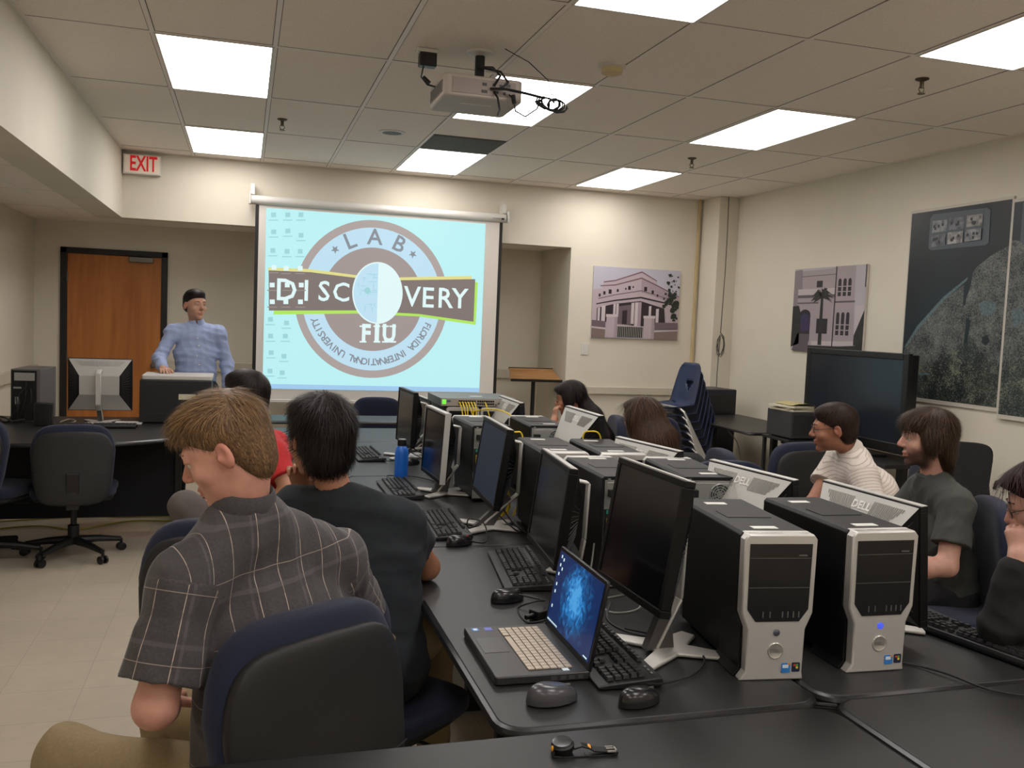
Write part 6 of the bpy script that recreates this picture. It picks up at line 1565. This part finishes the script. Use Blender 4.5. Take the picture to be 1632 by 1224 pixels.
tee_nav = mat('dark_tee', (22, 28, 34), .9, var=.08, vscale=150, bump=.1, bscale=700); tee_grey = mat('charcoal_tee', (66, 68, 64), .9, var=.08, vscale=200, bump=.1, bscale=700); red = mat('red_shirt', (176, 30, 32), .8, var=.05, vscale=100); shirt_b = mat('pale_blue_shirt', (150, 164, 200), .8, var=.04, vscale=120); blk = mat('black_sleeve', (18, 18, 20), .9, var=.1, vscale=100, bump=.1, bscale=400)

def sit_legs(P, f, rt, kz=.52, sp=.10, ln=.42, back=.0):
    """hips, knees, ankles for a seated figure facing f (2D unit)"""
    P = np.array(P, float); f = nrm(A3(f[0], f[1], 0)); r = A3(f[1], -f[0], 0); o = {}
    for q, s in (('L', -1), ('R', 1)):
        o['hip'+q] = P+r*s*.085+A3(0, 0, -.01); o['kn'+q] = A3(P[0], P[1], 0)+f*ln+r*s*sp+A3(0, 0, kz); o['an'+q] = A3(P[0], P[1], 0)+f*(ln+.03-back)+r*s*sp+A3(0, 0, .09)
    return o
def J_(**k): return k
# ---- the man in the plaid shirt, nearest
j = dict(P=(.06, 2.01, .56), C=(.075, 1.985, .90), N=(.006, 1.973, 1.170), shL=(-.105, 1.880, 1.035), shR=(.215, 2.095, 1.015), elL=(-.150, 1.815, .810), wrL=(-.16, 2.06, .71), elR=(.29, 2.26, .80), wrR=(.08, 2.38, .70),
         hipL=(-.02, 1.95, .555), hipR=(.13, 2.07, .555), knL=(-.36, 2.13, .575), knR=(-.18, 2.45, .56), anL=(-.24, 2.00, .10), anR=(-.08, 2.38, .10), toe=(-.6, .7, 0))
person('sandy-haired man in a grey plaid shirt seen from behind, head bowed', j, sk_fair, ((-.024, 1.965, 1.288), 76, -24, 0), ('plaid_shirt', plaid), ('trousers', khaki),
       dict(prims=[((0, -.012, .044), (.081, .094, .086), .02, 'u'), ((0, -.044, -.022), (.062, .052, .068), .03, 'u'), ((0, .018, .090), (.064, .080, .034), .03, 'u'), ((0, .074, .066), (.050, .030, .020), .02, 'u')]+[((0, .122, -.034), (.082, .092, .092), .010, 's'), ((0, .048, -.080), (.105, .074, .084), .010, 's')], mat=h_sandy, flow=flow_fwd, count=11000, length=lambda l: .011+.026*np.clip((l[:, 2]-.03)/.07, 0, 1), width=.0016, lift=.42, h=.0035, brow=mat('brow_sandy', (120, 88, 60), .7)),
       scale=1.03, h=.0045, sleeve=.80, collar='shirt', hands=(('L', (.1, 1, -.1), (0, 0, -1), -1, (.3, .4, .3)), ('R', (-1, .2, -.1), (0, 0, -1), 1, (.3, .4, .3))), seed=3, sl_r=1.28, tors=1.06, wr=.014, hsc=.93)
# ---- the man in the dark tee
j = dict(P=(.355, 2.60, .60), C=(.36, 2.68, .83), N=(.275, 2.735, 1.045), shL=(.155, 2.80, .985), shR=(.465, 2.68, .965), elL=(.26, 3.03, .80), wrL=(.185, 2.94, 1.005), elR=(.575, 2.80, .785), wrR=(.50, 3.04, .775),
         toe=(1, .1, 0)); j.update(sit_legs((.345, 2.60, .58), (.50, .86), 0, kz=.58, ln=.40))
person('man with thick black hair in a dark tee, seen from behind, elbow on the table', j, sk_tan, ((.222, 2.765, 1.205), 24, -4, 3), ('dark_tee', tee_nav), ('trousers', khaki),
       dict(prims=[((0, -.024, .040), (.090, .112, .092), .02, 'u'), ((0, -.060, -.030), (.078, .062, .072), .03, 'u'), ((0, .014, .088), (.072, .086, .038), .03, 'u')]+CUT_FACE, mat=h_black, flow=flow_crown, count=9000, length=.042, width=.0026, lift=.38, h=.004),
       scale=1.03, h=.005, sleeve=.52, collar='crew', hands=(('L', (-.1, -.25, 1), (-.1, -1, -.3), 1, (.5, .8, .6)), ('R', (-.4, 1, 0), (0, 0, -1), -1, (.3, .4, .3))), seed=5, sl_r=1.12, tors=1.05, wr=.012, hem=.06, flare=1.10)
# ---- person in red behind
j = dict(P=(.08, 4.28, .52), C=(.09, 4.27, .78), N=(.06, 4.25, 1.02), shL=(.13, 4.09, .955), shR=(.15, 4.42, .955), elL=(.205, 3.99, .80), wrL=(.02, 4.1, .68), elR=(.05, 4.5, .72), wrR=(-.14, 4.4, .68), toe=(-1, .2, 0)); j.update(sit_legs((.02, 4.28, .52), (-.98, .15), 0, kz=.60, ln=.40))
j['knL'] = np.array((-.235, 4.22, .70)); j['knR'] = np.array((-.10, 4.42, .58)); j['anL'] = np.array((-.06, 4.24, .10)); j['anR'] = np.array((-.02, 4.40, .10)); j['toe'] = np.array((-.2, .98, 0))
person('person in a red shirt, mostly hidden behind the head of the sandy-haired man', j, sk_tan, ((.005, 4.24, 1.185), 60, 0, 0), ('red_shirt', red), ('trousers', greyp),
       dict(prims=SHORT+CUT_FACE, mat=h_black, flow=flow_crown, count=2500, length=.03, width=.003, lift=.12), scale=1.0, h=.007, sleeve=.62, collar='crew', hands=(('L', (-1, .2, 0), (0, 0, -1), -1, (.4, .5, .4)), ('R', (-1, 0, 0), (0, 0, -1), 1, (.4, .5, .4))), seed=8, sl_r=1.1)
# ---- the presenter
j = dict(P=(-.36, 7.60, .96), C=(-.365, 7.59, 1.22), N=(-.365, 7.60, 1.455), shL=(-.195, 7.60, 1.395), shR=(-.535, 7.55, 1.395), elL=(-.125, 7.62, 1.14), wrL=(-.12, 7.52, .92), elR=(-.625, 7.46, 1.18), wrR=(-.585, 7.27, 1.122),
         hipL=(-.27, 7.60, .93), hipR=(-.45, 7.60, .93), knL=(-.26, 7.58, .52), knR=(-.47, 7.58, .52), anL=(-.25, 7.62, .09), anR=(-.48, 7.62, .09), toe=(0, -1, 0))
person('standing man in a pale blue button-down shirt, one hand on the equipment box', j, sk_asian, ((-.375, 7.575, 1.605), 212, 0, 0), ('button_shirt', shirt_b), ('trousers', blackp),
       dict(prims=[((0, -.018, .046), (.080, .098, .082), .02, 'u'), ((0, -.052, -.010), (.070, .055, .055), .03, 'u'), ((0, .014, .092), (.060, .066, .026), .03, 'u')]+[((0, .136, -.006), (.070, .080, .072), .010, 's'), ((0, .120, -.060), (.074, .086, .084), .014, 's'), ((0, .048, -.080), (.105, .074, .084), .010, 's')], mat=h_black, flow=flow_crown, count=2500, length=.022, width=.003, lift=.15),
       scale=1.0, h=.006, sleeve=1.86, collar='shirt', hands=(('R', (.25, -1, -.12), (0, 0, -1), 1, (.12, .2, .15)), ('L', (0, -.1, -1), (-1, 0, 0), -1, (.4, .5, .4))), seed=9, sl_r=.93, wr=.015, tors=.98, buttons=6)
# ---- dark-haired woman resting her cheek on her hand
j = dict(P=(2.42, 5.90, .52), C=(2.38, 5.90, .76), N=(2.27, 5.90, .925), shL=(2.27, 5.76, .86), shR=(2.33, 6.03, .86), elL=(1.97, 5.77, .80), wrL=(2.055, 5.83, .925), elR=(2.12, 6.12, .79), wrR=(2.0, 5.95, .775), toe=(-1, .1, 0)); j.update(sit_legs((2.42, 5.90, .52), (-1, .1), 0, kz=.50, ln=.38))
HL = [((0, -.022, .040), (.084, .104, .088), .02, 'u'), ((0, .020, .080), (.066, .080, .036), .03, 'u'), ((-.074, .002, -.005), (.020, .044, .062), .02, 'u'), ((.074, .002, -.005), (.020, .044, .062), .02, 'u')]
person('woman with long black hair in red and black resting her cheek on her hand', j, sk_tan, ((2.185, 5.90, 1.065), 62, -14, 0), ('red_top', red), ('trousers', blackp),
       dict(prims=HL+[((0, .128, -.035), (.080, .092, .10), .012, 's')], world=[acap((2.23, 5.93, 1.07), (2.33, 5.86, .93), .085, .095, (.6, -.9, 0), .8, .04), acap((2.33, 5.86, .93), (2.42, 5.80, .80), .090, .075, (.6, -.9, 0), .8, .04)], mat=h_black, flow=flow_down, count=3000, length=.07, width=.003, lift=.05),
       scale=.97, h=.0065, sleeve=.5, female=True, collar='crew', hands=(('L', (.12, .35, .9), (1, .2, .1), 1, (.5, .7, .6)), ('R', (-1, -.2, 0), (0, 0, -1), 1, (.2, .3, .2))), seed=12)
# ---- woman with long brown hair
j = dict(P=(2.56, 4.68, .52), C=(2.50, 4.69, .76), N=(2.30, 4.74, .915), shL=(2.20, 4.62, .84), shR=(2.42, 4.90, .84), elL=(2.10, 4.62, .70), wrL=(2.02, 4.78, .765), elR=(2.30, 5.02, .70), wrR=(2.06, 4.98, .765), toe=(-1, .2, 0)); j.update(sit_legs((2.56, 4.68, .52), (-1, .15), 0, kz=.50, ln=.38))
person('woman with long straight brown hair seen from behind, beside a silver monitor back', j, sk_pale, ((2.205, 4.77, 1.055), 32, -10, 0), ('dark_top', blk), ('trousers', jeans),
       dict(prims=HL+[((0, .128, -.035), (.080, .092, .10), .012, 's')], world=[acap((2.22, 4.74, 1.08), (2.25, 4.67, .95), .108, .125, (.9, -.3, 0), .72, .04), acap((2.25, 4.67, .95), (2.30, 4.63, .78), .128, .120, (.9, -.3, 0), .45, .04)], mat=h_brown, flow=flow_down, count=5000, length=.09, width=.0028, lift=.05),
       scale=.97, h=.006, sleeve=1.8, female=True, glasses=True, collar='crew', hands=(('L', (-1, .3, 0), (0, 0, -1), -1, (.2, .3, .2)), ('R', (-1, 0, 0), (0, 0, -1), 1, (.2, .3, .2))), seed=14)
# ---- man in the striped polo
j = dict(P=(3.20, 3.86, .54), C=(3.10, 3.88, .79), N=(2.975, 3.895, .995), shL=(2.95, 3.755, .905), shR=(3.02, 4.045, .930), elL=(2.93, 3.60, .66), wrL=(2.72, 3.66, .62), elR=(2.825, 3.97, .705), wrR=(2.66, 3.98, .60), toe=(-1, .3, 0)); j.update(sit_legs((3.20, 3.86, .53), (-.92, .3), 0, kz=.52, ln=.42))
person('man with glasses and short dark hair in a white striped polo leaning forward', j, sk_brown, ((2.875, 3.905, 1.105), 62, -6, 0), ('striped_polo', polo), ('trousers', bluej),
       dict(prims=SHORT+[((0, .132, -.002), (.070, .080, .078), .010, 's'), ((0, .118, -.055), (.084, .092, .084), .012, 's'), ((0, .050, -.085), (.105, .078, .082), .012, 's')], mat=h_dkbrown, flow=flow_crown, count=3500, length=.026, width=.0026, lift=.12),
       scale=1.02, h=.0055, sleeve=.56, collar='shirt', glasses=True, hands=(('L', (-1, .2, -.2), (0, 0, -1), -1, (.4, .5, .4)), ('R', (-1, .2, -.3), (0, 0, -1), 1, (.4, .5, .4))), seed=16, sl_r=1.22, tors=1.08, beard=.25, wr=.007)
# ---- bearded man
j = dict(P=(2.86, 3.06, .53), C=(2.80, 3.06, .78), N=(2.735, 3.045, 1.025), shL=(2.715, 2.885, .935), shR=(2.83, 3.20, .940), elL=(2.64, 2.83, .70), wrL=(2.42, 2.92, .67), elR=(2.72, 3.32, .70), wrR=(2.50, 3.20, .67), toe=(-1, .3, 0)); j.update(sit_legs((2.86, 3.06, .53), (-.94, .32), 0, kz=.50, ln=.42))
bt, BL, BR, BO = person('bearded man with shaggy brown hair in a charcoal tee in a navy chair', j, sk_pale, ((2.695, 3.045, 1.172), 66, -3, 0), ('charcoal_tee', tee_grey), ('trousers', blackp),
       dict(prims=[((0, -.020, .040), (.087, .104, .090), .02, 'u'), ((0, -.062, -.035), (.076, .052, .078), .03, 'u'), ((0, .022, .080), (.072, .082, .040), .03, 'u'), ((-.076, .004, .004), (.020, .042, .052), .02, 'u'), ((.076, .004, .004), (.020, .042, .052), .02, 'u'), ((0, -.075, -.100), (.05, .03, .03), .03, 'u'), ((0, .080, .058), (.056, .020, .024), .02, 'u')]+[((0, .128, -.048), (.078, .092, .088), .010, 's'), ((0, .060, -.100), (.105, .070, .082), .012, 's')], mat=h_choc, flow=lambda l: flow_down(l)*.6+flow_fwd(l)*.4, count=6000, length=.045, width=.0024, lift=.12, h=.0045),
       scale=1.0, h=.005, sleeve=.66, collar='crew', beard=.9, hands=(('L', (-1, .2, 0), (0, 0, -1), -1, (.2, .3, .2)), ('R', (-1, -.1, 0), (0, 0, -1), 1, (.2, .3, .2))), seed=18, sl_r=1.22, tors=1.04, wr=.010)
# ---- woman with glasses at the right edge
j = dict(P=(2.50, 1.84, .53), C=(2.44, 1.86, .78), N=(2.27, 1.90, .99), shL=(2.27, 1.74, .90), shR=(2.37, 2.05, .91), elL=(1.985, 1.93, .80), wrL=(2.035, 1.93, 1.00), elR=(2.38, 2.16, .72), wrR=(2.28, 2.24, .62), toe=(-1, 0, 0)); j.update(sit_legs((2.50, 1.84, .53), (-1, .0), 0, kz=.50, ln=.40))
person('woman with glasses and black sleeves at the right edge, chin on her hand', j, sk_pale, ((2.125, 1.935, 1.145), 50, -22, 0), ('black_top', blk), ('trousers', jeans),
       dict(prims=HL+[((0, .118, -.035), (.084, .104, .104), .012, 's')], cut=lambda l: ~((l[:, 1] > .03) & (l[:, 2] < .085)), world=[acap((2.18, 1.92, 1.13), (2.30, 1.89, .98), .085, .085, (.3, -.9, 0), .7, .04)], mat=h_auburn, flow=flow_down, count=5000, length=.07, width=.0022, lift=.05, h=.0045),
       scale=.97, h=.0045, sleeve=1.78, female=True, glasses=True, collar='crew', hands=(('L', (.15, .25, .9), (.8, .6, .1), -1, (.7, .9, .6)), ('R', (-1, .1, 0), (0, 0, -1), 1, (.3, .4, .3))), seed=21, sl_r=1.0)
